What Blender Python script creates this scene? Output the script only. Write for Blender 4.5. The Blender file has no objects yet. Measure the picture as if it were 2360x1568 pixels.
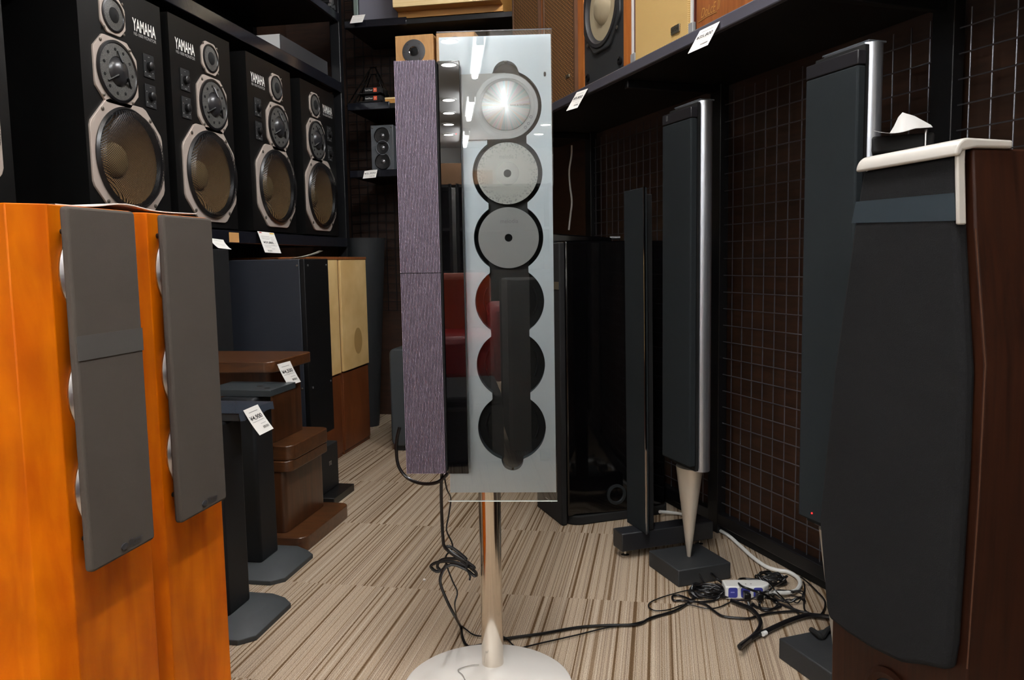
import bpy, bmesh, math, random
from mathutils import Vector, Matrix
random.seed(7)
R = math.radians
sc = bpy.context.scene
col = sc.collection

# ------------------------------------------------------------------ camera
FPX, W, H = 1850.0, 2360, 1568
CH = .87
yaw, pit, rol = R(10.4), R(5.65), R(1.0)
fh = Vector((-math.sin(yaw), math.cos(yaw), 0)); r0 = Vector((math.cos(yaw), math.sin(yaw), 0)); upv = Vector((0, 0, 1))
fw = fh*math.cos(pit) - upv*math.sin(pit); u0 = upv*math.cos(pit) + fh*math.sin(pit)
RX = r0*math.cos(rol) - u0*math.sin(rol); UX = u0*math.cos(rol) + r0*math.sin(rol)
CAM = Vector((0, 0, CH))
cd = bpy.data.cameras.new('camera'); cam = bpy.data.objects.new('camera', cd); col.objects.link(cam)
cd.sensor_width = 36; cd.lens = 36*FPX/W; cd.clip_start = .02
m = Matrix.Identity(4)
for i in range(3):
    m[i][0] = RX[i]; m[i][1] = UX[i]; m[i][2] = -fw[i]; m[i][3] = CAM[i]
cam.matrix_world = m
sc.camera = cam

def ray(x, y): return fw + RX*((x-W/2)/FPX) - UX*((y-H/2)/FPX)
def onz(x, y, z=0.):
    d = ray(x, y); return CAM + d*((z-CH)/d.z)
def onx(x, y, X):
    d = ray(x, y); return CAM + d*(X/d.x)
def ony(x, y, Y):
    d = ray(x, y); return CAM + d*(Y/d.y)
def onpl(x, y, P, n):
    d = ray(x, y); return CAM + d*((Vector(P)-CAM).dot(n)/d.dot(n))

# ------------------------------------------------------------------ materials
def lin(c): 
    f = lambda v: (v/12.92 if v <= .04045 else ((v+.055)/1.055)**2.4)
    return tuple(f(v/255.) for v in c)+(1,)
MATS = {}
def mat(name, c, rough=.5, metal=0., spec=.5, emit=None, es=0, coat=0, bump=None, aniso=0):
    if name in MATS: return MATS[name]
    m = bpy.data.materials.new(name); m.use_nodes = True
    b = m.node_tree.nodes['Principled BSDF']
    b.inputs['Base Color'].default_value = lin(c); b.inputs['Roughness'].default_value = rough
    b.inputs['Metallic'].default_value = metal; b.inputs['Specular IOR Level'].default_value = spec
    b.inputs['Coat Weight'].default_value = coat; b.inputs['Coat Roughness'].default_value = .08
    b.inputs['Anisotropic'].default_value = aniso
    if emit:
        b.inputs['Emission Color'].default_value = lin(emit); b.inputs['Emission Strength'].default_value = es
    if bump:
        nt = m.node_tree; tc = nt.nodes.new('ShaderNodeTexCoord'); n = nt.nodes.new('ShaderNodeTexNoise'); bp = nt.nodes.new('ShaderNodeBump')
        n.inputs['Scale'].default_value = bump[0]; n.inputs['Detail'].default_value = 3; bp.inputs['Strength'].default_value = bump[1]; bp.inputs['Distance'].default_value = .002
        nt.links.new(tc.outputs['Object'], n.inputs['Vector']); nt.links.new(n.outputs['Fac'], bp.inputs['Height']); nt.links.new(bp.outputs['Normal'], b.inputs['Normal'])
    MATS[name] = m; return m
def N(m, t, **k):
    n = m.node_tree.nodes.new(t)
    for a, v in k.items(): setattr(n, a, v)
    return n
def L(m, a, b): m.node_tree.links.new(a, b)
def ramp(m, stops, interp='LINEAR'):
    n = N(m, 'ShaderNodeValToRGB'); cr = n.color_ramp; cr.interpolation = interp
    while len(cr.elements) > 1: cr.elements.remove(cr.elements[-1])
    for i, (p, c) in enumerate(stops):
        e = cr.elements[0] if i == 0 else cr.elements.new(p)
        e.position = p; e.color = lin(c)
    return n
def wood(name, c1, c2, sc3=(30, 30, 2.5), rough=.35, coat=0., mottle=.0, c3=None):
    m = mat(name, c1, rough, coat=coat); b = m.node_tree.nodes['Principled BSDF']
    tc = N(m, 'ShaderNodeTexCoord'); mp = N(m, 'ShaderNodeMapping'); mp.inputs['Scale'].default_value = sc3
    n = N(m, 'ShaderNodeTexNoise'); n.inputs['Scale'].default_value = 1; n.inputs['Detail'].default_value = 6; n.inputs['Distortion'].default_value = .6
    L(m, tc.outputs['Object'], mp.inputs['Vector']); L(m, mp.outputs['Vector'], n.inputs['Vector'])
    r = ramp(m, [(.3, c1), (.7, c2)] if not c3 else [(.25, c1), (.5, c3), (.75, c2)])
    L(m, n.outputs['Fac'], r.inputs['Fac'])
    if mottle:
        n2 = N(m, 'ShaderNodeTexNoise'); n2.inputs['Scale'].default_value = 7; n2.inputs['Detail'].default_value = 2
        L(m, tc.outputs['Object'], n2.inputs['Vector'])
        mx = N(m, 'ShaderNodeMix', data_type='RGBA', blend_type='MULTIPLY'); mx.inputs['Factor'].default_value = mottle
        r2 = ramp(m, [(.3, (150, 150, 150)), (.7, (255, 255, 255))]); L(m, n2.outputs['Fac'], r2.inputs['Fac'])
        L(m, r.outputs['Color'], mx.inputs['A']); L(m, r2.outputs['Color'], mx.inputs['B']); L(m, mx.outputs['Result'], b.inputs['Base Color'])
    else: L(m, r.outputs['Color'], b.inputs['Base Color'])
    return m

BLACK = mat('black_paint', (17, 17, 18), .42, bump=(900, .05))
BLACKG = mat('black_gloss', (6, 6, 7), .06, coat=.3)
BLACKM = mat('black_matte', (16, 16, 17), .85)
VOID = mat('deep_black', (5, 5, 5), .9)
RACKM = mat('rack_steel', (11, 12, 15), .4, bump=(500, .05))
RAIL = mat('rail_plastic', (24, 25, 31), .14, bump=(60, .05))
CHAR = mat('charcoal_cloth', (30, 30, 31), .95, spec=.1, bump=(900, .35))
BODYCL = mat('dark_speaker_cloth', (36, 40, 42), .95, spec=.1, bump=(1200, .2))
GREYG = mat('grey_grille_cloth', (84, 78, 72), .95, spec=.12, bump=(1200, .25))
CABM = mat('blue_black_vinyl', (34, 38, 47), .55, bump=(700, .12))
FRAME = mat('cast_frame', (172, 160, 150), .45, metal=.15, bump=(500, .05))
CHROME = mat('chrome', (225, 225, 225), .12, metal=1)
STEEL = mat('brushed_steel', (226, 218, 206), .13, metal=1)
SATIN = mat('satin_cone', (206, 198, 184), .42, metal=.55)
ALU = mat('satin_aluminium', (214, 216, 218), .3, metal=1)
ALUD = mat('polished_aluminium', (184, 190, 198), .3, metal=.9)
LIGHTM = mat('light_metal', (232, 228, 220), .38, metal=.0)
WHITEP = mat('white_plastic', (226, 226, 222), .35)
PAPER = mat('paper', (240, 238, 232), .75)
INK = mat('ink', (28, 28, 30), .7)
INKG = mat('grey_ink', (120, 120, 122), .7)
INKR = mat('red_ink', (190, 70, 62), .7)
INKY = mat('yellow_ink', (236, 196, 84), .7)
RUBBER = mat('cable_rubber', (14, 14, 16), .32)
BLUEP = mat('blue_plastic', (62, 66, 150), .4)
GREYP = mat('grey_plastic', (88, 92, 98), .45)
CREAMW = mat('logo_white', (222, 222, 216), .5)
GOLD = mat('gold_print', (206, 160, 92), .4, metal=.4)
BADGE = mat('badge_metal', (168, 160, 140), .3, metal=.9)
REDL = mat('red_led', (255, 20, 20), .3, emit=(255, 16, 16), es=4)
CONE = mat('woofer_cone', (128, 99, 60), .8, bump=(200, .1))
CAP = mat('dust_cap', (150, 124, 80), .75)
CONET = mat('tan_cone', (168, 156, 128), .7, bump=(120, .1))
ORANGE = wood('orange_wood', (200, 90, 0), (228, 120, 0), (26, 26, 5), .45, 0, .45)
ORANGE.node_tree.nodes['Principled BSDF'].inputs['Specular IOR Level'].default_value = .12
WALN = wood('walnut', (62, 36, 19), (90, 55, 30), (8, 60, 60), .32, .2)
WALNV = wood('walnut_upright', (56, 32, 17), (84, 50, 27), (60, 60, 5), .32, .2)
FGW = wood('reddish_walnut', (33, 15, 7), (50, 24, 12), (90, 90, 4), .5)
FGW.node_tree.nodes['Principled BSDF'].inputs['Specular IOR Level'].default_value = .15
OAK = wood('light_oak', (196, 146, 92), (216, 168, 112), (60, 60, 8), .4)
TEAK = wood('teak', (164, 92, 38), (186, 112, 50), (60, 60, 4), .4)
MAHOG = wood('mahogany', (122, 68, 34), (160, 96, 52), (70, 70, 5), .35, .2)
PINE = wood('pale_wood', (222, 196, 140), (236, 214, 164), (4, 80, 80), .4)
PINE2 = wood('honey_wood', (178, 126, 62), (200, 148, 80), (4, 80, 80), .4)
LOWW = wood('low_cabinet_wood', (92, 46, 20), (122, 66, 30), (9, 9, 4), .45)
WPANEL = wood('dark_wall_panel', (40, 24, 14), (60, 37, 23), (10, 10, 70), .5)
RED = mat('red_vinyl', (170, 26, 22), .4)
TAPE = mat('clear_tape', (50, 58, 63), .22)
CARD = mat('cardboard', (150, 112, 80), .8)
WALLW = mat('white_wall', (226, 224, 220), .8)
CEILM = mat('white_ceiling', (240, 240, 238), .9)
TUBE = mat('lamp_tube', (255, 255, 255), .5, emit=(250, 252, 255), es=34)
DOWN = mat('downlight_lens', (255, 255, 255), .5, emit=(255, 250, 242), es=36)
OLIVE = mat('grey_case_cloth', (104, 104, 114), .8, bump=(30, .3))
CASEG = mat('case_trim', (104, 118, 112), .5)

def tan_cloth():
    m = mat('tan_speaker_cloth', (186, 150, 92), .9, spec=.1); b = m.node_tree.nodes['Principled BSDF']
    tc = N(m, 'ShaderNodeTexCoord'); n = N(m, 'ShaderNodeTexNoise'); n.inputs['Scale'].default_value = 6; n.inputs['Detail'].default_value = 3
    L(m, tc.outputs['Object'], n.inputs['Vector'])
    r = ramp(m, [(.35, (222, 184, 120)), (.7, (240, 206, 144))]); L(m, n.outputs['Fac'], r.inputs['Fac']); L(m, r.outputs['Color'], b.inputs['Base Color'])
    return m
TANC = tan_cloth()
def weave():
    m = mat('woven_gold_cloth', (200, 170, 110), .85, spec=.15); b = m.node_tree.nodes['Principled BSDF']
    tc = N(m, 'ShaderNodeTexCoord'); mp = N(m, 'ShaderNodeMapping'); mp.inputs['Rotation'].default_value = (0, R(20), 0)
    w = N(m, 'ShaderNodeTexWave', bands_direction='Z'); w.inputs['Scale'].default_value = 75; w.inputs['Distortion'].default_value = .4
    L(m, tc.outputs['Object'], mp.inputs['Vector']); L(m, mp.outputs['Vector'], w.inputs['Vector'])
    r = ramp(m, [(.2, (178, 140, 80)), (.7, (222, 192, 130))]); L(m, w.outputs['Fac'], r.inputs['Fac']); L(m, r.outputs['Color'], b.inputs['Base Color'])
    return m
WEAVE = weave()
def lattice():
    m = mat('basket_lattice', (70, 50, 30), .6); b = m.node_tree.nodes['Principled BSDF']
    tc = N(m, 'ShaderNodeTexCoord'); sp = N(m, 'ShaderNodeSeparateXYZ'); cb = N(m, 'ShaderNodeCombineXYZ')
    L(m, tc.outputs['Object'], sp.inputs['Vector']); L(m, sp.outputs['Z'], cb.inputs['X']); L(m, sp.outputs['X'], cb.inputs['Y'])
    br = N(m, 'ShaderNodeTexBrick'); br.offset = .5
    br.inputs['Scale'].default_value = 1; br.inputs['Brick Width'].default_value = .0135; br.inputs['Row Height'].default_value = .0105
    br.inputs['Mortar Size'].default_value = .0016; br.inputs['Mortar Smooth'].default_value = .2
    br.inputs['Color1'].default_value = lin((74, 52, 34)); br.inputs['Color2'].default_value = lin((62, 42, 28)); br.inputs['Mortar'].default_value = lin((164, 116, 66))
    L(m, cb.outputs['Vector'], br.inputs['Vector']); L(m, br.outputs['Color'], b.inputs['Base Color'])
    bp = N(m, 'ShaderNodeBump'); bp.inputs['Strength'].default_value = .6; bp.inputs['Distance'].default_value = .003
    L(m, br.outputs['Fac'], bp.inputs['Height']); L(m, bp.outputs['Normal'], b.inputs['Normal'])
    return m
LATT = lattice()
def wire_mesh():   # punched metal guard: holes are really open
    m = mat('woofer_mesh', (18, 18, 20), .35); nt = m.node_tree; b = nt.nodes['Principled BSDF']; out = nt.nodes['Material Output']
    tc = N(m, 'ShaderNodeTexCoord'); mp = N(m, 'ShaderNodeMapping'); mp.inputs['Rotation'].default_value = (0, R(45), 0)
    sp = N(m, 'ShaderNodeSeparateXYZ'); L(m, tc.outputs['Object'], mp.inputs['Vector']); L(m, mp.outputs['Vector'], sp.inputs['Vector'])
    res = []
    for ax in ('X', 'Z'):
        a = N(m, 'ShaderNodeMath', operation='MULTIPLY'); a.inputs[1].default_value = 1/.0046; L(m, sp.outputs[ax], a.inputs[0])
        f = N(m, 'ShaderNodeMath', operation='FRACT'); L(m, a.outputs[0], f.inputs[0])
        g = N(m, 'ShaderNodeMath', operation='GREATER_THAN'); g.inputs[1].default_value = .31; L(m, f.outputs[0], g.inputs[0]); res.append(g)
    mu = N(m, 'ShaderNodeMath', operation='MULTIPLY'); L(m, res[0].outputs[0], mu.inputs[0]); L(m, res[1].outputs[0], mu.inputs[1])
    tr = N(m, 'ShaderNodeBsdfTransparent'); mx = N(m, 'ShaderNodeMixShader')
    L(m, mu.outputs[0], mx.inputs['Fac']); L(m, b.outputs[0], mx.inputs[1]); L(m, tr.outputs[0], mx.inputs[2]); L(m, mx.outputs[0], out.inputs['Surface'])
    return m
WMESH = wire_mesh()
def fine_mesh():
    m = mat('fine_mesh_guard', (70, 70, 68), .5, metal=.3); b = m.node_tree.nodes['Principled BSDF']
    tc = N(m, 'ShaderNodeTexCoord'); v = N(m, 'ShaderNodeTexVoronoi'); v.inputs['Scale'].default_value = 420
    L(m, tc.outputs['Object'], v.inputs['Vector'])
    r = ramp(m, [(.2, (44, 44, 43)), (.6, (92, 91, 88))]); L(m, v.outputs['Distance'], r.inputs['Fac']); L(m, r.outputs['Color'], b.inputs['Base Color'])
    return m
FMESH = fine_mesh()
def glass():
    m = bpy.data.materials.new('clear_glass'); m.use_nodes = True; nt = m.node_tree; nt.nodes.clear()
    o = nt.nodes.new('ShaderNodeOutputMaterial'); t = nt.nodes.new('ShaderNodeBsdfTransparent'); g = nt.nodes.new('ShaderNodeBsdfGlossy')
    g.inputs['Roughness'].default_value = 0.0; t.inputs['Color'].default_value = (.97, .985, .98, 1)
    f = nt.nodes.new('ShaderNodeFresnel'); f.inputs['IOR'].default_value = 1.72; x = nt.nodes.new('ShaderNodeMixShader')
    nt.links.new(f.outputs[0], x.inputs[0]); nt.links.new(t.outputs[0], x.inputs[1]); nt.links.new(g.outputs[0], x.inputs[2]); nt.links.new(x.outputs[0], o.inputs['Surface'])
    return m
GLASS = glass()
def spun_disc():
    m = mat('spun_metal', (240, 242, 244), .22, metal=.95, aniso=.85); b = m.node_tree.nodes['Principled BSDF']
    tg = N(m, 'ShaderNodeTangent', direction_type='RADIAL', axis='Y'); L(m, tg.outputs[0], b.inputs['Tangent']); b.inputs['Anisotropic Rotation'].default_value = .25
    # rainbow reflection painted as tints by angle, with roughness to match
    tc = N(m, 'ShaderNodeTexCoord'); sp = N(m, 'ShaderNodeSeparateXYZ'); L(m, tc.outputs['Object'], sp.inputs['Vector'])
    at = N(m, 'ShaderNodeMath', operation='ARCTAN2'); L(m, sp.outputs['Z'], at.inputs[0]); L(m, sp.outputs['X'], at.inputs[1])
    n = N(m, 'ShaderNodeTexNoise', noise_dimensions='1D'); n.inputs['Scale'].default_value = 5; n.inputs['Detail'].default_value = 4
    L(m, at.outputs[0], n.inputs['W'])
    r = ramp(m, [(.3, (226, 230, 234)), (.42, (214, 240, 244)), (.5, (246, 246, 248)), (.58, (240, 232, 246)), (.66, (246, 242, 226)), (.75, (232, 236, 238))])
    L(m, n.outputs['Fac'], r.inputs['Fac']); L(m, r.outputs['Color'], b.inputs['Base Color'])
    mr = N(m, 'ShaderNodeMapRange'); mr.inputs['To Min'].default_value = .18; mr.inputs['To Max'].default_value = .55
    L(m, n.outputs['Fac'], mr.inputs['Value']); L(m, mr.outputs[0], b.inputs['Roughness'])
    return m
SPUN = spun_disc()
def flower_print():
    m = mat('flower_disc_print', (214, 216, 212), .25, metal=.2); b = m.node_tree.nodes['Principled BSDF']
    tc = N(m, 'ShaderNodeTexCoord'); v = N(m, 'ShaderNodeTexVoronoi'); v.inputs['Scale'].default_value = 240; v.inputs['Randomness'].default_value = .9
    L(m, tc.outputs['Object'], v.inputs['Vector'])
    ln = N(m, 'ShaderNodeVectorMath', operation='LENGTH'); L(m, tc.outputs['Object'], ln.inputs[0])
    rm = N(m, 'ShaderNodeMapRange'); rm.inputs['From Min'].default_value = .038; rm.inputs['From Max'].default_value = .056
    L(m, ln.outputs['Value'], rm.inputs['Value'])
    lt = N(m, 'ShaderNodeMath', operation='LESS_THAN'); lt.inputs[1].default_value = .42; L(m, v.outputs['Distance'], lt.inputs[0])
    mu = N(m, 'ShaderNodeMath', operation='MULTIPLY'); L(m, lt.outputs[0], mu.inputs[0]); L(m, rm.outputs[0], mu.inputs[1])
    mx = N(m, 'ShaderNodeMix', data_type='RGBA'); mx.inputs['A'].default_value = lin((206, 208, 204)); mx.inputs['B'].default_value = lin((172, 176, 174))
    L(m, mu.outputs[0], mx.inputs['Factor']); L(m, mx.outputs['Result'], b.inputs['Base Color'])
    return m
FLOWER = flower_print()
CDGREY = mat('grey_disc_print', (176, 178, 178), .3, metal=.2, bump=(60, .02))
CDHUB = mat('disc_hub', (196, 198, 196), .15, metal=.5)
def plate_metal():
    m = mat('player_aluminium', (204, 215, 224), .48, metal=1); return m
PLATE = plate_metal()
def carpet():
    m = mat('striped_carpet', (170, 150, 128), .95, spec=.1); b = m.node_tree.nodes['Principled BSDF']
    tc = N(m, 'ShaderNodeTexCoord'); sp = N(m, 'ShaderNodeSeparateXYZ'); L(m, tc.outputs['Object'], sp.inputs['Vector'])
    def M(op, a, bb=None):
        n = N(m, 'ShaderNodeMath', operation=op)
        for i, q in enumerate((a, bb)):
            if q is None: continue
            if isinstance(q, (int, float)): n.inputs[i].default_value = q
            else: L(m, q, n.inputs[i])
        return n.outputs[0]
    iy = M('FLOOR', M('DIVIDE', M('ADD', sp.outputs['Y'], .01), .5)); ix = M('FLOOR', M('DIVIDE', sp.outputs['X'], .5))
    wn = N(m, 'ShaderNodeTexWhiteNoise', noise_dimensions='2D'); cb = N(m, 'ShaderNodeCombineXYZ')
    L(m, ix, cb.inputs['X']); L(m, iy, cb.inputs['Y']); L(m, cb.outputs[0], wn.inputs['Vector'])
    off = M('MULTIPLY', wn.outputs['Value'], 40.)
    # slight waver along the pile
    nz = N(m, 'ShaderNodeTexNoise'); nz.inputs['Scale'].default_value = 260; L(m, tc.outputs['Object'], nz.inputs['Vector'])
    xx = M('ADD', M('ADD', sp.outputs['X'], off), M('MULTIPLY', M('SUBTRACT', nz.outputs['Fac'], .5), .0022))
    n1 = N(m, 'ShaderNodeTexNoise', noise_dimensions='1D'); n1.inputs['Scale'].default_value = 1; n1.inputs['Detail'].default_value = 1.5; n1.inputs['Roughness'].default_value = .75
    L(m, M('MULTIPLY', xx, 84.), n1.inputs['W'])
    r = ramp(m, [(0, (112, 88, 62)), (.33, (150, 126, 100)), (.41, (196, 176, 152)), (.52, (164, 144, 124)), (.58, (206, 188, 166)), (.67, (132, 108, 82)), (.72, (186, 166, 142))], 'CONSTANT')
    L(m, n1.outputs['Fac'], r.inputs['Fac'])
    n2 = N(m, 'ShaderNodeTexNoise'); n2.inputs['Scale'].default_value = 420; n2.inputs['Detail'].default_value = 2; L(m, tc.outputs['Object'], n2.inputs['Vector'])
    r2 = ramp(m, [(.3, (168, 166, 164)), (.7, (255, 255, 255))]); L(m, n2.outputs['Fac'], r2.inputs['Fac'])
    mx = N(m, 'ShaderNodeMix', data_type='RGBA', blend_type='MULTIPLY'); mx.inputs['Factor'].default_value = .8
    L(m, r.outputs['Color'], mx.inputs['A']); L(m, r2.outputs['Color'], mx.inputs['B']); L(m, mx.outputs['Result'], b.inputs['Base Color'])
    bp = N(m, 'ShaderNodeBump'); bp.inputs['Strength'].default_value = .4; bp.inputs['Distance'].default_value = .002
    L(m, n2.outputs['Fac'], bp.inputs['Height']); L(m, bp.outputs['Normal'], b.inputs['Normal'])
    return m
CARPET = carpet()

# ------------------------------------------------------------------ mesh helpers
class MB:
    def __init__(s): s.v = []; s.f = []; s.sm = []; s.mi = []; s.k = 0
    def add(s, vs, fs, smooth=False, M=None):
        o = len(s.v)
        s.v += [tuple(M @ Vector(v)) if M else tuple(v) for v in vs]
        for f in fs: s.f.append([i+o for i in f]); s.sm.append(smooth); s.mi.append(s.k)
        return s
    def box(s, x0, x1, y0, y1, z0, z1, M=None):
        vs = [(x, y, z) for z in (z0, z1) for y in (y0, y1) for x in (x0, x1)]
        return s.add(vs, [(0, 2, 3, 1), (4, 5, 7, 6), (0, 1, 5, 4), (2, 6, 7, 3), (0, 4, 6, 2), (1, 3, 7, 5)], False, M)
    def loft(s, loops, smooth=False, caps=True, M=None):
        n = len(loops[0]); vs = [p for l in loops for p in l]; fs = []
        for k in range(len(loops)-1):
            for i in range(n):
                j = (i+1) % n; fs.append((k*n+i, k*n+j, (k+1)*n+j, (k+1)*n+i))
        s.add(vs, fs, smooth, M)
        if caps:
            s.add(loops[0], [tuple(range(n))], False, M); s.add(loops[-1], [tuple(range(n))], False, M)
        return s
    def prism(s, poly, a0, a1, axis='z', M=None, smooth=False):
        g = {'z': lambda p, a: (p[0], p[1], a), 'y': lambda p, a: (p[0], a, p[1]), 'x': lambda p, a: (a, p[0], p[1])}[axis]
        return s.loft([[g(p, a0) for p in poly], [g(p, a1) for p in poly]], smooth, True, M)
    def lathe(s, prof, c=(0, 0, 0), axis='z', seg=40, M=None, smooth=True, sy=1.):
        # prof: (radius, height) along the axis; axis '-y' looks to the viewer
        loops = []
        for r, h in prof:
            l = []
            for i in range(seg):
                a = 2*math.pi*i/seg; p, q = r*math.cos(a), r*math.sin(a)*sy
                v = {'z': (p, q, h), 'y': (p, h, q), '-y': (p, -h, q), 'x': (h, p, q)}[axis]
                l.append((v[0]+c[0], v[1]+c[1], v[2]+c[2]))
            loops.append(l)
        return s.loft(loops, smooth, False, M)
    def disc(s, r, c, axis='-y', seg=40, h=0, M=None):
        return s.lathe([(1e-5, h), (r, h)], c, axis, seg, M, False)
    def cyl(s, p0, p1, r0, r1=None, seg=16, smooth=True):
        return s.tube([p0, p1], r0, seg, r1=r1, smooth=smooth)
    def tube(s, pts, r, seg=8, r1=None, smooth=True, flat=1.):
        P = [Vector(p) for p in pts]; loops = []
        t = (P[1]-P[0]).normalized(); ref = Vector((0, 0, 1)) if abs(t.z) < .9 else Vector((1, 0, 0))
        nrm = t.cross(ref).normalized()
        for i, p in enumerate(P):
            tt = ((P[min(i+1, len(P)-1)]-P[max(i-1, 0)])).normalized()
            nrm = (nrm - tt*nrm.dot(tt)).normalized(); bn = tt.cross(nrm)
            rr = r if r1 is None else r+(r1-r)*i/(len(P)-1)
            loops.append([tuple(p+nrm*math.cos(2*math.pi*k/seg)*rr+bn*math.sin(2*math.pi*k/seg)*rr*flat) for k in range(seg)])
        return s.loft(loops, smooth, True)
    def ring(s, outer, inner, y0, y1, M=None):
        # outer/inner: equal-length lists of (x,z); front face at y0, back at y1
        a = [(p[0], y0, p[1]) for p in outer]; b = [(p[0], y0, p[1]) for p in inner]
        c = [(p[0], y1, p[1]) for p in inner]; d = [(p[0], y1, p[1]) for p in outer]
        s.loft([d, a], False, False, M); s.loft([a, b], False, False, M); s.loft([b, c], False, False, M)
        return s
    def build(s, name, m, parent=None, bevel=0, seg=2, kind=None, smooth_all=False):
        me = bpy.data.meshes.new(name); me.from_pydata(s.v, [], s.f)
        ms = m if isinstance(m, (list, tuple)) else [m]
        for q in ms: me.materials.append(q)
        for p, sm, mi in zip(me.polygons, s.sm, s.mi): p.use_smooth = sm or smooth_all; p.material_index = min(mi, len(ms)-1)
        bm = bmesh.new(); bm.from_mesh(me); bmesh.ops.remove_doubles(bm, verts=bm.verts, dist=1e-6); bmesh.ops.recalc_face_normals(bm, faces=bm.faces); bm.to_mesh(me); bm.free()
        me.set_sharp_from_angle(angle=R(38))
        o = bpy.data.objects.new(name, me); col.objects.link(o)
        if parent is not None: o.parent = parent
        if kind: o['kind'] = kind
        if bevel:
            md = o.modifiers.new('bevel', 'BEVEL'); md.width = bevel; md.segments = seg; md.limit_method = 'ANGLE'; md.angle_limit = R(40)
        return o
def box(name, m, b, parent=None, bevel=0, kind=None): return MB().box(*b).build(name, m, parent, bevel, kind=kind)
def thing(name, label, cat, loc=(0, 0, 0), rz=0., group=None):
    o = bpy.data.objects.new(name, None); col.objects.link(o); o.location = loc; o.rotation_euler = (0, 0, rz)
    o.empty_display_size = .05; o['label'] = label; o['category'] = cat
    if group: o['group'] = group
    return o
def tag(o, label, cat, group=None):
    o['label'] = label; o['category'] = cat
    if group: o['group'] = group
    return o
def struct(o): o['kind'] = 'structure'; return o
def label(o, t): o['label'] = t; return o
def place(o, loc, rz=0.): o.location = loc; o.rotation_euler = (0, 0, rz); return o
def rrect(x0, x1, y0, y1, r, n=5):
    out = []
    for cx, cy, a in ((x1-r, y1-r, 0), (x0+r, y1-r, 90), (x0+r, y0+r, 180), (x1-r, y0+r, 270)):
        for i in range(n+1):
            t = R(a+90*i/n); out.append((cx+r*math.cos(t), cy+r*math.sin(t)))
    return out
def smooth_pts(P, n=6):
    P = [Vector(p) for p in P]; out = []
    for i in range(len(P)-1):
        a, b, c, d = P[max(i-1, 0)], P[i], P[i+1], P[min(i+2, len(P)-1)]
        for k in range(n):
            t = k/n
            out.append(.5*((2*b)+(c-a)*t+(2*a-5*b+4*c-d)*t*t+(3*b-a-3*c+d)*t**3))
    out.append(P[-1]); return out
def text_mesh(body, w=None, h=None, bold=0., shear=0.):
    cu = bpy.data.curves.new('t', 'FONT'); cu.body = body; cu.extrude = 0; cu.align_x = 'LEFT'; cu.offset = bold; cu.shear = shear
    o = bpy.data.objects.new('t', cu); col.objects.link(o)
    dg = bpy.context.evaluated_depsgraph_get(); dg.update()
    me = o.evaluated_get(dg).to_mesh()
    vs = [v.co.copy() for v in me.vertices]; fs = [tuple(p.vertices) for p in me.polygons]
    o.evaluated_get(dg).to_mesh_clear(); bpy.data.objects.remove(o); bpy.data.curves.remove(cu)
    x0 = min(v.x for v in vs); x1 = max(v.x for v in vs); y0 = min(v.y for v in vs); y1 = max(v.y for v in vs)
    sx = w/(x1-x0); sy = h/(y1-y0) if h else sx
    return [((v.x-(x0+x1)/2)*sx, (v.y-(y0+y1)/2)*sy) for v in vs], fs
def letter(name, body, w, h, m, parent, fn, bold=0., shear=0.):
    vs, fs = text_mesh(body, w, h, bold, shear)
    return MB().add([fn(x, y) for x, y in vs], fs).build(name, m, parent)
def front(cx, y, cz): return lambda x, z: (cx+x, y, cz+z)

# ------------------------------------------------------------------ setting
struct(box('floor', CARPET, (-6.2, 5, -9.6, 4.5, -.05, 0)))
struct(box('ceiling', CEILM, (-6.2, 5, -9.6, 4.5, 2.6, 2.66)))
struct(box('wall_left', WPANEL, (-2.2, -2.06, -.7, 4.5, 0, 2.6)))
struct(box('wall_back', WPANEL, (-2.06, 5, 4.36, 4.5, 0, 2.6)))
struct(box('wall_rear', WALLW, (-6.2, 5, -9.6, -9.5, 0, 2.6)))
struct(box('wall_far', WALLW, (-6.2, -6.1, -9.5, .7, 0, 2.6)))
struct(box('wall_near', WALLW, (-6.1, -2.2, .6, .7, 0, 2.6)))
struct(box('wall_side', WALLW, (4.9, 5, -9.5, 4.36, 0, 2.6)))
RA = R(-60.7); RW0 = Vector((.30, 2.39, 0))
wr = MB().box(-2.2, 2.4, .02, .12, 0, 2.6).build('wall_right', WPANEL); place(wr, RW0, RA); struct(wr)

# ceiling lights
def tube_light(x, y):
    t = thing('ceiling_light', 'white fluorescent batten light on the store ceiling', 'ceiling light', (x, y, 2.6), 0, 'fluorescent battens on the ceiling')
    box('housing', WHITEP, (-.05, .05, -.6, .6, -.04, 0), t, .004)
    MB().cyl((0, -.57, -.065), (0, .57, -.065), .028, seg=16).build('lamp_tube', TUBE, t)
    for s in (-1, 1): box('lamp_holder', WHITEP, (-.03, .03, .57*s-.015+.015*s, .57*s+.015+.015*s, -.095, -.035), t, .003)
for x, ys in ((-.12, (-8.2, -6, -3.8, -1.6, .6, 2.8)), (-2.5, (-8.2, -6, -3.8, -1.6)), (-4.9, (-8.2, -6, -3.8, -1.6))):  # two left rows are unseen, added to brighten that side
    for y in ys: tube_light(x, y)
def downlight(x, y):
    t = thing('downlight', 'round recessed downlight in the store ceiling', 'ceiling light', (x, y, 2.6), 0, 'round downlights in the ceiling')
    MB().lathe([(.085, -.001), (.085, -.012), (.066, -.014), (.064, -.004)], seg=32).build('trim_ring', WHITEP, t)
    MB().disc(.064, (0, 0, -.006), 'z', 32).build('lens', DOWN, t)
for x, y in ((-.35, -8.13), (-.35, -7.31), (-.35, -6.53), (-.35, -5.77), (-.35, -4.22), (-.35, -3.44), (-.35, -2.66), (.88, -8.11), (.88, -7.35), (-.30, 1.22), (-.62, 1.75)):
    downlight(x, y)
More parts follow.
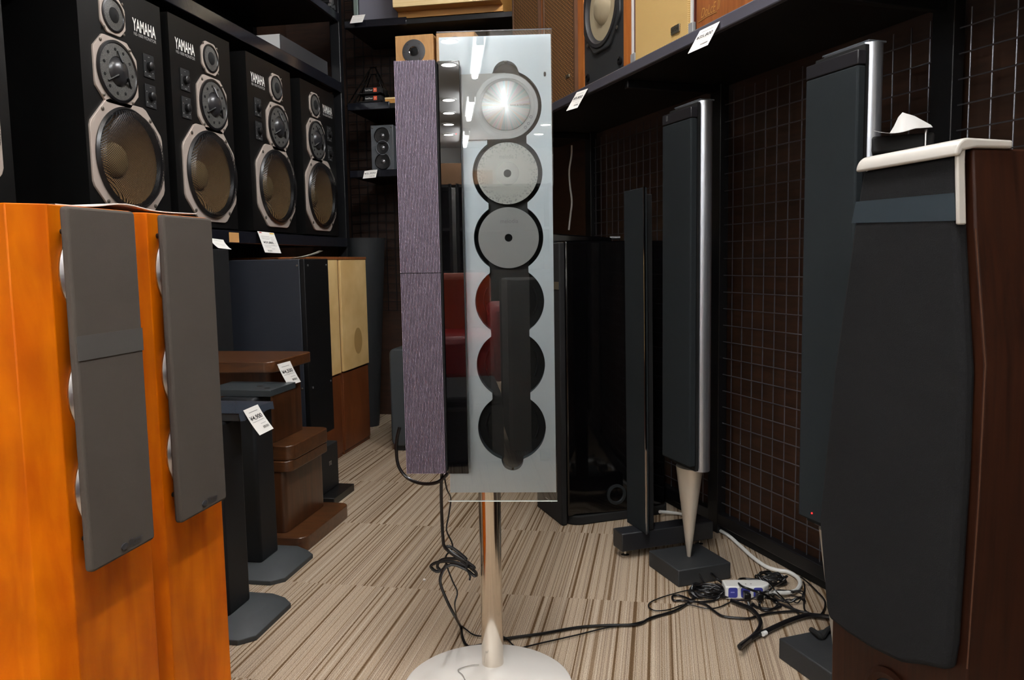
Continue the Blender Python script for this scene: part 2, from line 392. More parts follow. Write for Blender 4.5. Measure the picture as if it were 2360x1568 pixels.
# store behind the camera, seen only as reflections, with added dark stand-ins
t = thing('added_trunk', 'added black trunk behind the camera, dark stand-in for a person in reflections', 'trunk', (.28, -.5, 0))  # added out of view to darken what the player glass reflects
box('body', BLACKM, (-.43, .4, -.3, .22, .06, .79), t, .01)
for x in (-.43, .4):
    for y in (-.3, .22): box('edge_rail', mat('dark_edge', (30, 31, 34), .5), (x-.008, x+.008, y-.008, y+.008, .06, .79), t)
for x in (-.28, .32):
    for y in (-.22, .15): MB().cyl((x-.02, y, .03), (x+.02, y, .03), .03).build('caster', RUBBER, t)
t = thing('added_case', 'added low black case in front of the red armchair, darkening the player reflections', 'case', (-.52, -.6, 0))  # added out of view, hides bright carpet from the lower player reflections
box('body', BLACKM, (-.42, .34, -.32, .3, .01, .26), t, .02)
box('lid', BLACKM, (-.42, .34, -.32, .3, .262, .3), t, .02)
box('handle', RUBBER, (-.08, .08, .3, .325, .15, .18), t, .006)
for k, (x, y) in enumerate(((-1.0, -8.6), (.4, -8.6), (1.8, -8.6))):
    t = thing('store_rack', 'tall dark store rack against the rear wall', 'rack', (x, y, 0), 0, 'dark racks along the rear wall')
    for z in (.12, .7, 1.3, 1.9): box('shelf', RACKM, (-.65, .65, -.3, .3, z, z+.04), t)
    box('back_panel', VOID, (-.65, .65, -.32, -.3, 0, 1.94), t)
    for s in (-1, 1): box('upright', RACKM, (.65*s-.02, .65*s+.02, -.3, .3, 0, 1.95), t)
for k, (x, w, h, nm) in enumerate(((-.62, .3, .22, 'left of the row'), (-.25, .34, .3, 'in the middle of the row'), (.2, .3, .2, 'right of the row'))):
    o = box('cardboard_box', CARD, (-w/2, w/2, -.2, .2, 0, h), None, .003); place(o, (x-.1, -8.6, 1.94)); o.location.z = 1.9405; tag(o, 'brown cardboard box on top of the rear rack, '+nm, 'box')
t = thing('armchair', 'red vinyl armchair standing behind the photographer', 'chair', (-.47, -1.62, 0))
box('seat', RED, (-.33, .33, -.3, .3, .22, .46), t, .04); box('backrest', mat('orange_vinyl', (190, 70, 20), .5), (-.33, .33, -.42, -.28, .3, .8), t, .04)
for s in (-1, 1): box('armrest', RED, (.36*s-.06, .36*s+.06, -.36, .3, .2, .62), t, .03)
for sx in (-1, 1):
    for sy in (-1, 1): MB().cyl((.3*sx, .25*sy, 0), (.3*sx, .25*sy, .22), .02).build('leg', BLACK, t)

# ------------------------------------------------------------------ CD player on stand
def cd_player():
    t = thing('cd_player', 'tall upright six disc player with ridged bar and glass front on a silver pole stand', 'CD player', (-.35, 1.612, 0), R(7.4))
    cx = .0545                                                     # middle of the disc column
    # stand
    MB().lathe([(.001, 0), (.166, 0), (.172, .002), (.172, .007), (.168, .010), (.001, .0115)], (-.0035, -.083, 0), 'z', 96).build('base_disc', LIGHTM, t)
    MB().lathe([(.0001, .011), (.0235, .011), (.0235, .95), (.0001, .95)], (0, 0, 0), 'z', 40).build('pole', STEEL, t)
    # housing
    box('housing', BLACKM, (-.055, .135, -.058, -.02, .42, 1.285), t, .004)
    # front plate with the disc cut-out
    zc = [1.162, 1.0365, .914, .791, .667, .542]; r = .067
    def w(z):
        q = .0375 if .54 < z < 1.17 else 0
        for c in zc:
            if abs(z-c) < r: q = max(q, math.sqrt(r*r-(z-c)**2))
        for c, rr in ((1.222, .0245), (.4765, .0215)):
            if abs(z-c) < rr: q = max(q, math.sqrt(rr*rr-(z-c)**2))
        return q
    z0, z1 = .4551, 1.2463; n = 420; zs = [z0+(z1-z0)*i/n for i in range(n+1)]
    PL, PR, PT, PB = -.071, .1405, 1.2925, .4105; yf, yb = -.085, -.058
    p = MB(); Lx = [(cx-w(z), z) for z in zs]; Rx = [(cx+w(z), z) for z in zs]
    for a, b, e in ((Lx, PL, 1), (Rx, PR, -1)):
        for i in range(n):
            (x0, za), (x1, zb) = a[i], a[i+1]
            p.add([(b, yf, za), (x0, yf, za), (x1, yf, zb), (b, yf, zb)], [(0, 1, 2, 3)])
            p.add([(x0, yf, za), (x0, yb, za), (x1, yb, zb), (x1, yf, zb)], [(0, 1, 2, 3)])
    p.add([(PL, yf, PB), (PR, yf, PB), (PR, yf, z0), (PL, yf, z0)], [(0, 1, 2, 3)])
    p.add([(PL, yf, z1), (PR, yf, z1), (PR, yf, PT), (PL, yf, PT)], [(0, 1, 2, 3)])
    for q in (((PL, PB), (PL, PT)), ((PL, PT), (PR, PT)), ((PR, PT), (PR, PB)), ((PR, PB), (PL, PB))):
        (xa, za), (xb, zb) = q; p.add([(xa, yf, za), (xb, yf, zb), (xb, yb, zb), (xa, yb, za)], [(0, 1, 2, 3)])
    p.add([(PL, yb, PB), (PR, yb, PB), (PR, yb, PT), (PL, yb, PT)], [(0, 1, 2, 3)])
    fp = p.build('front_plate', PLATE, t)
    tray = box('disc_well', VOID, (cx-.069, cx+.069, -.0605, -.0585, .45, 1.25), t)
    box('drive_rail', BLACK, (cx-.041, cx+.038, -.0625, -.0605, .452, 1.245), t)
    for c in zc[3:]:
        for s in (-1, 1):
            arc = [(cx+s*.052*math.cos(R(a)), -.0635, c+.052*math.sin(R(a))) for a in range(-30, 31, 6)]
            MB().tube(arc, .0018, 6).build('disc_support', BLACK, t)
    # carriage that carries the clamp in front of the top disc
    po = [(-.031, 1.222), (-.031, 1.100)] + [(cx+.0605*math.cos(R(a)), 1.162-.001+.0605*math.sin(R(a))) for a in range(-90, 91, 6)] + [(cx, 1.2225)]
    CARR = mat('carriage_metal', (168, 170, 172), .4, metal=.5)
    ca = MB().prism(po, -.0905, -.086, 'y').build('carriage', CARR, t)
    MB().ring([(cx+.0605*math.cos(R(a)), 1.161+.0605*math.sin(R(a))) for a in range(0, 360, 5)], [(cx+.052*math.cos(R(a)), 1.161+.052*math.sin(R(a))) for a in range(0, 360, 5)], -.0912, -.0905).build('carriage_rim', mat('carriage_rim', (150, 152, 154), .3, metal=.6), ca)
    mb = MB().lathe([(.0001, .0927), (.045, .0927), (.0462, .0918), (.0462, .0905)], (0, 0, 0), '-y', 90); mb_o = mb.build('clamp_disc', SPUN, t); mb_o.location = (cx, 0, 1.162)
    letter('maker_lettering', 'BANG & OLUFSEN', .034, .0032, INKG, t, front(cx+.0255, -.0929, 1.1625))
    for dx, dz in ((.036, -.041), (.047, -.022), (.042, -.034)):
        MB().lathe([(.0028, .0906), (.0028, .0915), (.0018, .0915), (.0018, .0906)], (cx+dx, 0, 1.162+dz), '-y', 16).build('rivet', GREYP, t)
    # edge sensor and glass lid
    MB().prism(rrect(.1265, .1305, 1.215, 1.2235, .0019), -.0862, -.085, 'y').build('sensor_window', GREYP, t)
    g = box('glass_lid', GLASS, (-.0735, .1425, -.0975, -.0945, .397, 1.299), t)
    box('lid_edge_strip', mat('glass_edge', (214, 222, 220), .2), (-.0735, .1425, -.0977, -.0943, .3955, .3972), g)
    box('lid_top_strip', mat('smoky_edge', (70, 62, 66), .15), (-.0735, .1425, -.0977, -.0943, 1.2985, 1.2997), g)
    # operating bar with fine ridges
    x0, x1 = -.1499, -.0730; pitch = (x1-x0)/27
    RIDGE = mat('ridged_bar_finish', (146, 132, 152), .42, metal=.4)
    poly = []
    for i in range(27):
        a = x0+pitch*i
        poly += [(a, -.1255), (a+pitch*.25, -.1255), (a+pitch*.29, -.1315), (a+pitch*.71, -.1315), (a+pitch*.75, -.1255)]
    poly += [(x1, -.1255), (x1, -.122), (x0, -.122)]
    for za, zb in ((.4613, .8488), (.8502, 1.2408)):
        MB().prism([(x0+pitch*.001, -.1262), (x1, -.1262), (x1, -.122), (x0, -.122)], za, zb, 'z').build('bar_backing', mat('bar_groove', (22, 19, 27), .6), t)
        mb = MB()
        mb.prism(poly, za, zb, 'z').build('ridged_bar', RIDGE, t)
    box('bar_core', BLACKM, (x0+.0004, x1+.0012, -.1222, -.05, .4618, 1.240), t)
    box('bar_joint', VOID, (x0+.0005, x1-.0005, -.1285, -.122, .8488, .8502), t)
    box('display_strip', mat('display_black', (8, 8, 9), .0, spec=.8), (-.0722, -.0308, -.1085, -.0988, .455, 1.2435), t, .0008)
    box('standby_light', REDL, (-.0402, -.0388, -.1089, -.1084, 1.1085, 1.1100), t)
    # bracket to the pole
    box('bracket', BLACKM, (-.03, .03, -.0585, .03, .75, .95), t)
    return t
cd_player()
def disc(zc, m, lab, txt, hub):
    q = Matrix.Rotation(R(7.4), 4, 'Z'); o = Vector((-.35, 1.612, 0))
    c = o + q @ Vector((.0545, -.083, zc))
    t = thing('compact_disc', lab, 'disc', c, R(7.4), 'discs in the player')
    ro = [(.0585*math.cos(R(a)), .0585*math.sin(R(a))) for a in range(0, 360, 4)]
    ri = [(.0225*math.cos(R(a)), .0225*math.sin(R(a))) for a in range(0, 360, 4)]
    rh = [(.0075*math.cos(R(a)), .0075*math.sin(R(a))) for a in range(0, 360, 4)]
    MB().ring(ro, ri, -.0012, 0).build('printed_face', m, t)
    MB().ring(ri, rh, -.0010, 0).build('hub_ring', hub, t)
    letter('title_lettering', txt, .034, .008, mat('silver_ink', (150, 152, 152), .4), t, front(.002, -.0014, .032))
    MB().lathe([(.0001, -.002), (.0072, -.002), (.0072, 0)], (0, 0, 0), '-y', 32).build('spindle', BLACKM, t)
disc(1.0365, FLOWER, 'white disc edged with grey flowers, second bay from the top of the player', 'melodia 2', CDHUB)
disc(.914, CDGREY, 'plain pale grey disc with black centre, third bay from the top of the player', 'melodia', CDGREY)

# ------------------------------------------------------------------ big black monitors
def octo(a, c, bulge, n=8):
    # clipped square outline sampled evenly by angle
    out = []
    for i in range(72):
        t = R(i*5); x, z = math.cos(t), math.sin(t)
        k = min(a/max(abs(x), abs(z)), (2*a-c)/(abs(x)+abs(z)), bulge)
        out.append((x*k, z*k))
    return out
def circ(r): return [(r*math.cos(R(i*5)), r*math.sin(R(i*5))) for i in range(72)]
def sh(p, cx, cz): return [(x+cx, z+cz) for x, z in p]
def screw(parent, x, y, z, r=.0045):
    return MB().lathe([(r, 0), (r, .002), (r*.7, .003), (.0001, .003)], (x, y, z), '-y', 10).build('screw', mat('screw_head', (110, 104, 96), .4, metal=.7), parent)
MONB = mat('monitor_black', (9, 9, 9), .42, spec=.3, bump=(700, .08))
def monitor(y, flip, lab):
    t = thing('monitor_speaker', lab, 'speaker', (-1.54, y, 1.004), R(90), 'three way monitors on the left shelf')
    s = -1 if flip else 1                                          # +1: drivers to the left, lettering to the right
    ccx, ccz, hz = -.012*s, .182, .364; ws = .1875
    angs = sorted([i*5. for i in range(72)] + [math.degrees(math.atan2(zz-ccz, xx-ccx)) % 360 for xx in (-ws, ws) for zz in (0, hz)])
    oo, ii = [], []
    for a in angs:
        x, z = math.cos(R(a)), math.sin(R(a))
        k = min((ws-ccx)/x if x > 1e-9 else 9, (-ws-ccx)/x if x < -1e-9 else 9, (hz-ccz)/z if z > 1e-9 else 9, -ccz/z if z < -1e-9 else 9)
        oo.append((ccx+k*x, 0, ccz+k*z)); ii.append((ccx+.147*x, 0, ccz+.147*z))
    cb = MB().loft([oo, ii], False, False)
    cb.loft([ii, [(x, .02, z) for x, _, z in ii]], False, False)
    cb.add([(-ws, 0, hz), (ws, 0, hz), (ws, 0, .675), (-ws, 0, .675)], [(0, 1, 2, 3)])
    cb.loft([[(-ws, y_, 0), (ws, y_, 0), (ws, y_, .675), (-ws, y_, .675)] for y_ in (0, .35)], False, False)
    cb.add([(-ws, .35, 0), (ws, .35, 0), (ws, .35, .675), (-ws, .35, .675)], [(0, 1, 2, 3)])
    cb.build('cabinet', MONB, t)
    dx = -.047*s
    # woofer
    cx, cz = -.012*s, .182
    f = MB().ring(sh(octo(.163, .078, .192), cx, cz), sh(circ(.147), cx, cz), -.006, 0).build('woofer_frame', FRAME, t, .0015)
    MB().lathe([(.148, .004), (.150, .010), (.144, .017), (.136, .014), (.130, .004)], (cx, 0, cz), '-y', 72).build('surround', RUBBER, f)
    MB().lathe([(.133, .003), (.126, -.004), (.088, -.026), (.050, -.046)], (cx, 0, cz), '-y', 60).build('woofer_cone', CONE, f)
    MB().lathe([(.053, -.046), (.046, -.034), (.03, -.026), (.0001, -.023)], (cx, 0, cz), '-y', 40).build('dust_cap', CAP, f)
    o = MB().lathe([(.142, .016), (.134, .030), (.115, .037), (.07, .042), (.0001, .044)], (0, 0, 0), '-y', 60).build('woofer_guard', WMESH, f); o.location = (cx, 0, cz)
    for a in (50, 130, 230, 310): screw(f, cx+.168*math.cos(R(a)), -.006, cz+.168*math.sin(R(a)), .006)
    # midrange
    cx, cz = dx, .426
    f = MB().ring(sh(octo(.0945, .042, .116), cx, cz), sh(circ(.086), cx, cz), -.006, 0).build('midrange_frame', FRAME, t, .0012)
    MB().lathe([(.087, .006), (.087, .012), (.080, .013), (.078, .010)], (cx, 0, cz), '-y', 60).build('midrange_rim', RUBBER, f)
    mb = MB().lathe([(.081, .010), (.07, .011), (.043, .012), (.040, .008)], (cx, 0, cz), '-y', 60); mb.k = 1
    for k in range(11):
        a = R(90+k*360/11+8); mb.lathe([(.0001, .0130), (.0042, .0126), (.0048, .0112)], (cx+.062*math.cos(a), 0, cz+.062*math.sin(a)), '-y', 10)
    mb.build('midrange_guard', [FMESH, VOID], f)
    MB().lathe([(.043, .007), (.037, .018), (.022, .026), (.0001, .029)], (cx, 0, cz), '-y', 40).build('midrange_dome', mat('dome_grey', (38, 38, 40), .3), f)
    for a in (90, 215, 325):
        a = R(a); MB().tube([(cx+.058*math.cos(a), -.013, cz+.058*math.sin(a)), (cx+.04*math.cos(a), -.020, cz+.04*math.sin(a)), (cx+.024*math.cos(a), -.027, cz+.024*math.sin(a))], .003, 6).build('guard_arm', RUBBER, f)
    for a in (50, 130, 230, 310): screw(f, cx+.099*math.cos(R(a)), -.006, cz+.099*math.sin(R(a)), .005)
    # tweeter
    cx, cz = dx, .584
    f = MB().ring(sh(octo(.054, .026, .07), cx, cz), sh(circ(.047), cx, cz), -.005, 0).build('tweeter_frame', FRAME, t, .001)
    MB().lathe([(.048, .004), (.048, .008), (.043, .009), (.041, .006)], (cx, 0, cz), '-y', 48).build('tweeter_rim', RUBBER, f)
    MB().lathe([(.0425, .006), (.034, .007), (.022, .009), (.02, .005)], (cx, 0, cz), '-y', 48).build('tweeter_guard', FMESH, f)
    MB().lathe([(.024, .006), (.018, .012), (.0001, .016)], (cx, 0, cz), '-y', 32).build('tweeter_dome', VOID, f)
    for a in (45, 135, 225, 315): screw(f, cx+.061*math.cos(R(a)), -.005, cz+.061*math.sin(R(a)), .0042)
    # level controls and lettering
    lx = .112*s
    for z in (.478, .388):
        pl = MB().box(lx-.026, lx+.026, -.003, 0, z-.035, z+.035).build('control_plate', BLACKM, t, .001)
        MB().lathe([(.013, 0), (.013, .014), (.010, .016), (.0001, .016)], (lx, 0, z), '-y', 24).build('knob', BLACK, pl)
        for mx, mz, ww, hh in ((0, .027, .007, .0012), (0, -.029, .011, .0016), (.016, -.018, .003, .003), (-.02, .012, .004, .0012), (-.020, -.020, .003, .003)):
            box('control_marking', mat('marking_grey', (150, 150, 148), .5), (lx+mx-ww/2, lx+mx+ww/2, -.0038, -.003, z+mz-hh/2, z+mz+hh/2), pl)
    nx = .1*s+(.002 if s > 0 else .0)
    letter('maker_lettering', 'YAMAHA', .112, .036, CREAMW, t, front(nx, -.0008, .588), .022)
    letter('model_lettering', 'NS-1000 MONITOR', .108, .0095, mat('dim_white', (170, 170, 166), .5), t, front(nx+.002, -.0008, .561))
monitor(1.545, False, 'black monitor at the left edge of the photo, only a strip of its front showing')
monitor(2.182, False, 'nearest fully visible black monitor, drivers to the left of its white lettering')
monitor(2.598, True, 'second fully visible black monitor from the left, lettering left of its tweeter')
monitor(3.090, True, 'third fully visible black monitor, above the large hanging price card')
monitor(3.560, False, 'farthest black monitor on the shelf, beside the rack post')

# ------------------------------------------------------------------ left rack
t = thing('shelf_rack', 'black steel wall rack along the left side carrying the monitors', 'rack', (0, 0, 0))
for z, th_ in ((.955, .047), (1.715, .05), (2.055, .04)):
    x1 = -1.56 if z < 2 else -1.56
    box('shelf', RACKM, (-2.03, x1, -.6, 3.86, z, z+th_-.003), t, .002)
    rl = box('price_rail', RAIL, (x1, x1+.018, -.6, 3.86, z-.004, z+th_-.004), t, .003)
    if z < 1: box('tan_patch', mat('tan_patch', (196, 146, 88), .6), (x1+.018, x1+.0186, 2.72, 2.79, z, z+.036), rl)  # small tan patch on the lowest price rail
for y in (-.5, .4, 1.3, 3.86): box('upright', RACKM, (-2.04, -1.99, y-.02, y+.02, 0, 2.5), t)
box('end_post', RACKM, (-1.595, -1.545, 3.86, 3.9, 0, 2.5), t, .003)
mm = MB()
for i in range(52): mm.box(-2.03, -2.026, 1.3+i*.05, 1.304+i*.05, 0, 2.5)
for i in range(34): mm.box(-2.034, -2.03, 1.3, 3.86, .75+i*.05, .754+i*.05)
mm.build('mesh_panel', RACKM, t)

# amplifier case on the middle left shelf
t = thing('amplifier', 'flat grey metal case with pale end on the shelf above the monitors', 'amplifier', (-1.6, 3.33, 1.763))
box('cover', mat('dark_case', (70, 70, 72), .4), (-.25, -.004, .003, .5, .0, .095), t, .002)
box('end_panel', mat('pale_case', (206, 206, 204), .4), (-.25, -.004, 0, .003, .0, .095), t)
box('front_panel', mat('dark_front', (58, 58, 60), .35), (-.004, 0, 0, .5, .002, .093), t)

# ------------------------------------------------------------------ back rack
t = thing('shelf_rack', 'black rack across the back corner with small speakers on its shelves', 'rack', (0, 3.9, 0))
for z, xa, xb in ((1.302, -1.53, -.75), (1.633, -1.53, -.75), (2.03, -1.53, -.45)):
    box('shelf', RACKM, (xa, xb, .006, .42, z, z+.026), t, .002)
    box('price_rail', RAIL, (xa, {1.302: -.75, 1.633: -1.31, 2.03: -1.21}[z], -.008, .006, z-.004, z+.032), t, .003)
for x in (-1.05, -.5): box('upright', RACKM, (x-.02, x+.02, .40, .44, 0, 2.5), t)
mm = MB()
for i in range(24): mm.box(-1.7+i*.05, -1.696+i*.05, .425, .429, .6, 2.5)
for i in range(38): mm.box(-1.7, -.5, .429, .433, .6+i*.05, .604+i*.05)
mm.build('mesh_panel', RACKM, t)
# small three way speaker
t = thing('bookshelf_speaker', 'small dark grey three driver speaker on the back shelf', 'speaker', (-1.367, 3.93, 1.328))
box('cabinet', mat('slate_cabinet', (74, 78, 82), .5), (-.0595, .0595, 0, .16, 0, .23), t, .003)
for z, r in ((.178, .041), (.118, .036), (.05, .041)):
    f = MB().lathe([(r, .0), (r, .004), (r*.93, .005), (r*.86, .002)], (.002, 0, z), '-y', 40).build('driver_rim', GREYP if r < .04 else RUBBER, t)
    MB().lathe([(r*.9, .003), (r*.5, .0015), (.012, .001)], (.002, 0, z), '-y', 32).build('driver_cone', mat('dark_cone', (22, 22, 23), .35), f)
    MB().lathe([(.012, .001), (.008, .006), (.0001, .008)], (.002, 0, z), '-y', 20).build('dust_cap', mat('cap_silver', (120, 120, 122), .3, metal=.7), f)
for x in (-.05, .05):
    for z in (.01, .218): screw(t, x, 0, z, .004)
# wire stand holding two small boxed parts
t = thing('wire_stand', 'black triangular wire stand on the upper back shelf', 'display stand', (-1.43, 3.98, 1.661))
for y in (0, .12):
    for a, b in (((-.125, 0), (-.012, .2)), ((-.1, 0), (-.012, .165)), ((.095, 0), (.012, .2)), ((.07, 0), (.012, .165))):
        MB().cyl((a[0], y-.03, a[1]), (b[0], .03, b[1]), .003, seg=8).build('wire_leg', BLACKG, t)
MB().cyl((-.018, .03, .2), (.018, .03, .2), .004).build('top_bar', BLACKG, t)
MB().cyl((-.016, .03, .165), (.016, .03, .165), .003).build('cross_bar', BLACKG, t)
for z, w_ in ((.018, .07), (.058, .06)): MB().box(-w_, w_-.01, -.045, .1, z-.003, z).build('tray', BLACK, t)
for z, nm in ((1.680, 'lower'), (1.720, 'upper')):
    t = thing('parts_box', nm+' small black box with white and orange label in the wire stand', 'box', (-1.412, 3.935, z))
    box('carton', BLACKM, (-.04, .045, 0, .12, 0, .026), t, .001)
    letter('name_lettering', 'Sound Power', .040, .008, CREAMW, t, front(-.018, -.0006, .013), .01)
    box('orange_label', mat('label_orange', (226, 92, 56), .5), (.006, .024, -.0006, 0, .003, .023), t)
    letter('brand_lettering', 'JBL', .010, .007, CREAMW, t, front(.015, -.001, .013))
t = thing('wooden_slab', 'pale wooden slab lying on the upper back shelf beside the wire stand', 'wood slab', (-1.30, 3.93, 1.661))
box('face_panel', PINE2, (-.045, .05, 0, .25, 0, .022), t, .001); box('veneer_top', PINE, (-.045, .05, -.001, .25, .022, .03), t)
o = MB().lathe([(.0001, .012), (.05, .009), (.06, .0)], seg=24, sy=.6).build('cable_coil', BLACK); place(o, (-1.52+.06, 4.0, 1.3275)); tag(o, 'flat dark coil lying on the shelf left of the three driver speaker', 'cable')
# wooden bookshelf pair with tweeters behind the player
for i, (x, lab) in enumerate(((-1.183, 'oak speaker with exposed round tweeter rising above the ridged bar'), (-.975, 'oak speaker mostly hidden behind the glass player'))):
    t = thing('bookshelf_speaker', lab, 'speaker', (x, 3.92, 1.659), 0, 'oak speakers on the back shelf')
    box('cabinet', OAK, (-.096, .096, 0, .24, 0, .322), t, .0015)
    f = MB().lathe([(.058, .0), (.058, .003), (.056, .004), (.026, .004), (.024, .002)], (-.002, 0, .243), '-y', 48).build('tweeter_plate', mat('plate_grey', (74, 74, 76), .5), t)
    MB().lathe([(.025, .004), (.023, .007), (.019, .004)], (-.002, 0, .243), '-y', 40).build('tweeter_ring', CHROME, f)
    MB().lathe([(.019, .003), (.013, .009), (.0001, .012)], (-.002, 0, .243), '-y', 32).build('tweeter_dome', VOID, f)
    for a in (50, 130, 180, 230, 310): screw(f, -.002+.047*math.cos(R(a)), -.003, .243+.047*math.sin(R(a)), .0035)
    MB().lathe([(.075, 0), (.075, .004), (.07, .005), (.06, .002), (.02, .001), (.0001, .006)], (-.002, 0, .105), '-y', 40).build('woofer', BLACKM, t)
# things on the top shelf
t = thing('wooden_box', 'pale wooden drawer box on the top back shelf', 'box', (-.995, 3.83, 2.0602))
box('box_body', PINE2, (-.262, .262, .012, .36, .03, .3), t, .001)
box('front_board', PINE, (-.262, .262, 0, .012, .03, .3), t, .001)
box('bottom_runner', PINE2, (-.262, .262, .08, .36, 0, .03), t)
t = thing('padded_case', 'grey padded case with green trim on the top back shelf', 'case', (-1.37, 3.93, 2.0602))
MB().prism(rrect(-.1, .112, 0, .2, .03), 0, .22, 'y').build('case_body', OLIVE, t, .008)
MB().prism(rrect(-.125, -.1, 0, .2, .01), .0, .22, 'y').build('trim_band', CASEG, t, .004)
MB().prism(rrect(-.115, -.1, .14, .19, .006), -.012, .0, 'y').build('latch', mat('cream_latch', (230, 226, 200), .4), t)
t = thing('folded_tripod', 'black folded tripod tubes lying at the corner of the top left shelf', 'tripod', (-1.62, 3.76, 2.094))
for k, (dz, dx) in enumerate(((.012, 0), (.012, .035), (.034, .016))):
    l = MB().cyl((-.3, dx, dz), (.06, dx+.02, dz), .011).build('leg_tube', BLACK, t)
    MB().cyl((.06, dx+.02, dz), (.075, dx+.021, dz), .012).build('foot_cap', ALU, l)

# ------------------------------------------------------------------ orange floorstanders
def orange(y0, lab):
    t = thing('floorstanding_speaker', lab, 'speaker', (-.8, y0, 0), 0, 'orange wood floorstanders')
    po = [(-.032, 0), (0, .035), (0, .208), (-.004, .2115), (-.33, .2115), (-.33, 0)]
    MB().prism(po, .012, .956, 'z').build('cabinet', ORANGE, t, .0015)
    box('plinth', BLACKM, (-.31, -.02, .02, .2, 0, .012), t)
    yc = .035+.083
    for z in (.862, .694, .558):
        f = MB().lathe([(.070, .0), (.072, .004), (.068, .010), (.062, .011), (.058, .006)], (0, yc, z), 'x', 56).build('driver_rim', ALU, t)
        MB().lathe([(.062, .011), (.058, .004), (.02, .002), (.0001, .006)], (0, yc, z), 'x', 40).build('driver_cone', RUBBER, f)
    g = MB().prism(rrect(.041, .183, .447, .953, .006, 3), .013, .026, 'x').build('grille', GREYG, t, .004, 3)
    for yy in (.06, .165):
        for zz in (.49, .92): MB().cyl((0, yy, zz), (.014, yy, zz), .004, seg=8).build('grille_peg', BLACK, t)
    # badge
    bd = MB().lathe([(.0001, .028), (.0075, .0275), (.0078, .026)], (0, .110, .461), 'x', 24, sy=.62).build('badge_emblem', mat('badge_grey', (74, 74, 78), .35, metal=.5), g)
    letter('badge_lettering', 'Victor', .032, .0125, mat('badge_grey', (74, 74, 78), .35), g, lambda x, z: (.0268, .136+x, .462+z), .02, .2)
    return t, g
ta, ga = orange(.915, 'orange wood tower in front left, clear tape strip across its grey grille')
MB().box(.0262, .0268, .0415, .1825, .744, .778).build('tape_strip', mat('matte_tape', (76, 73, 69), .8), ga)
orange(1.128, 'orange wood tower behind the front one, grille without tape')
mb = MB(); n = 18; ra, rb = [], []
for i in range(n+1):
    u = i/n; y = .985+.325*u; z = .9572+.0085*math.exp(-((u-.43)/.16)**2)+.004*u*u
    ra.append(((-.815+.012*u, y, z))); rb.append((-1.02, y, z))
mb.add(ra+rb, [(i, i+1, n+2+i, n+1+i) for i in range(n)], True)
mb.add([(x, y, z+.0016) for x, y, z in ra+rb], [(i, i+1, n+2+i, n+1+i) for i in range(n)], True)
mb.add(ra+[(x, y, z+.0016) for x, y, z in ra], [(i, i+1, n+2+i, n+1+i) for i in range(n)], True)
tag(mb.build('paper_sheet', PAPER), 'white printed sheet lying across the tops of the orange towers', 'paper')

# ------------------------------------------------------------------ stands on the left
def plate_stand(loc, h, lab, film=False):
    t = thing('speaker_stand', lab, 'speaker stand', loc, 0, 'black pillar stands')
    b = [(-.26, -.12), (-.03, -.12), (0, -.09), (0, .09), (-.03, .12), (-.26, .12)]
    def sc_(p, k, e): return [(x+(-e if x > -.01 else (-e*.7 if x > -.1 else e)), y+(e if y < 0 else -e)) for x, y in p]
    MB().loft([[(x, y, 0) for x, y in b], [(x, y, .012) for x, y in b], [(x, y, .034) for x, y in sc_(b, 0, .028)]]).build('base', mat('stand_base', (54, 58, 60), .6, bump=(600, .1)), t, .0015)
    box('pillar', mat('stand_pillar', (17, 19, 22), .55, spec=.3), (-.2, -.09, -.05, .055, .03, h-.018), t, .008)
    box('top_plate', mat('stand_plate', (48, 54, 57), .38, bump=(500, .08)), (-.26, -.055, -.02, .14, h-.018, h), t, .001)
    for x, y in ((-.085, .022), (-.125, .055)): MB().lathe([(.0085, .0), (.0085, .0006), (.0001, .0006)], (x, y, h), 'z', 20).build('screw_hole', VOID, t)
    if film:
        fl = MB(); ys = [-.025+.17*i/8 for i in range(9)]
        fl.box(-.262, -.052, -.022, .142, h+.0006, h+.0014)
        for i in range(8):
            q = lambda k: h-.017-.003*math.sin(k*1.7)
            fl.add([(-.052, ys[i], h+.001), (-.052, ys[i+1], h+.001), (-.049, ys[i+1], q(i+1)), (-.049, ys[i], q(i))], [(0, 1, 2, 3)])
        fl.build('plastic_film', mat('wrap_film', (58, 64, 74), .1), t)
    return t
plate_stand((-.92, 1.742, 0), .521, 'front black pillar stand, film wrapped top plate with a price tag', True)
plate_stand((-1.01, 2.075, 0), .521, 'second black pillar stand with bare grey top plate, behind the wrapped one')
def wood_stand(loc, h, lab, top, base):
    t = thing('wooden_stand', lab, 'speaker stand', loc, 0, 'walnut stands in a stack')
    MB().prism(rrect(*base, .03), 0, .046, 'z').build('base', WALN, t, .003)
    px = (top[1]+base[1])/2
    MB().prism(rrect(base[0]+.05, base[1]-.075, base[2]+.035, base[3]-.035, .018), .046, h-.034, 'z').build('pillar', WALNV, t, .002)
    MB().prism(rrect(*top, .03), h-.034, h, 'z').build('top_plate', WALN, t, .003)
    return t
wood_stand((-1.05, 2.2, 0), .272, 'lower walnut stand resting on the carpet, another stacked on it', (-.41, -.052, .03, .33), (-.41, 0, 0, .36))
wood_stand((-1.10, 2.22, .272), .31, 'upper walnut stand stacked on the lower one, price tag on its top', (-.42, -.03, -.02, .27), (-.39, .0, .02, .31))

# gray cabinet behind the stands
t = thing('floor_speaker', 'dark grey upright speaker under the shelf behind the orange towers', 'speaker', (-1.8, 2.4, 0))
MB().prism([(0, 0), (.3, 0), (.3, .928), (.12, .928), (.08, .938), (0, .94)], 0, .24, 'y').build('cabinet', CHAR, t, .004)
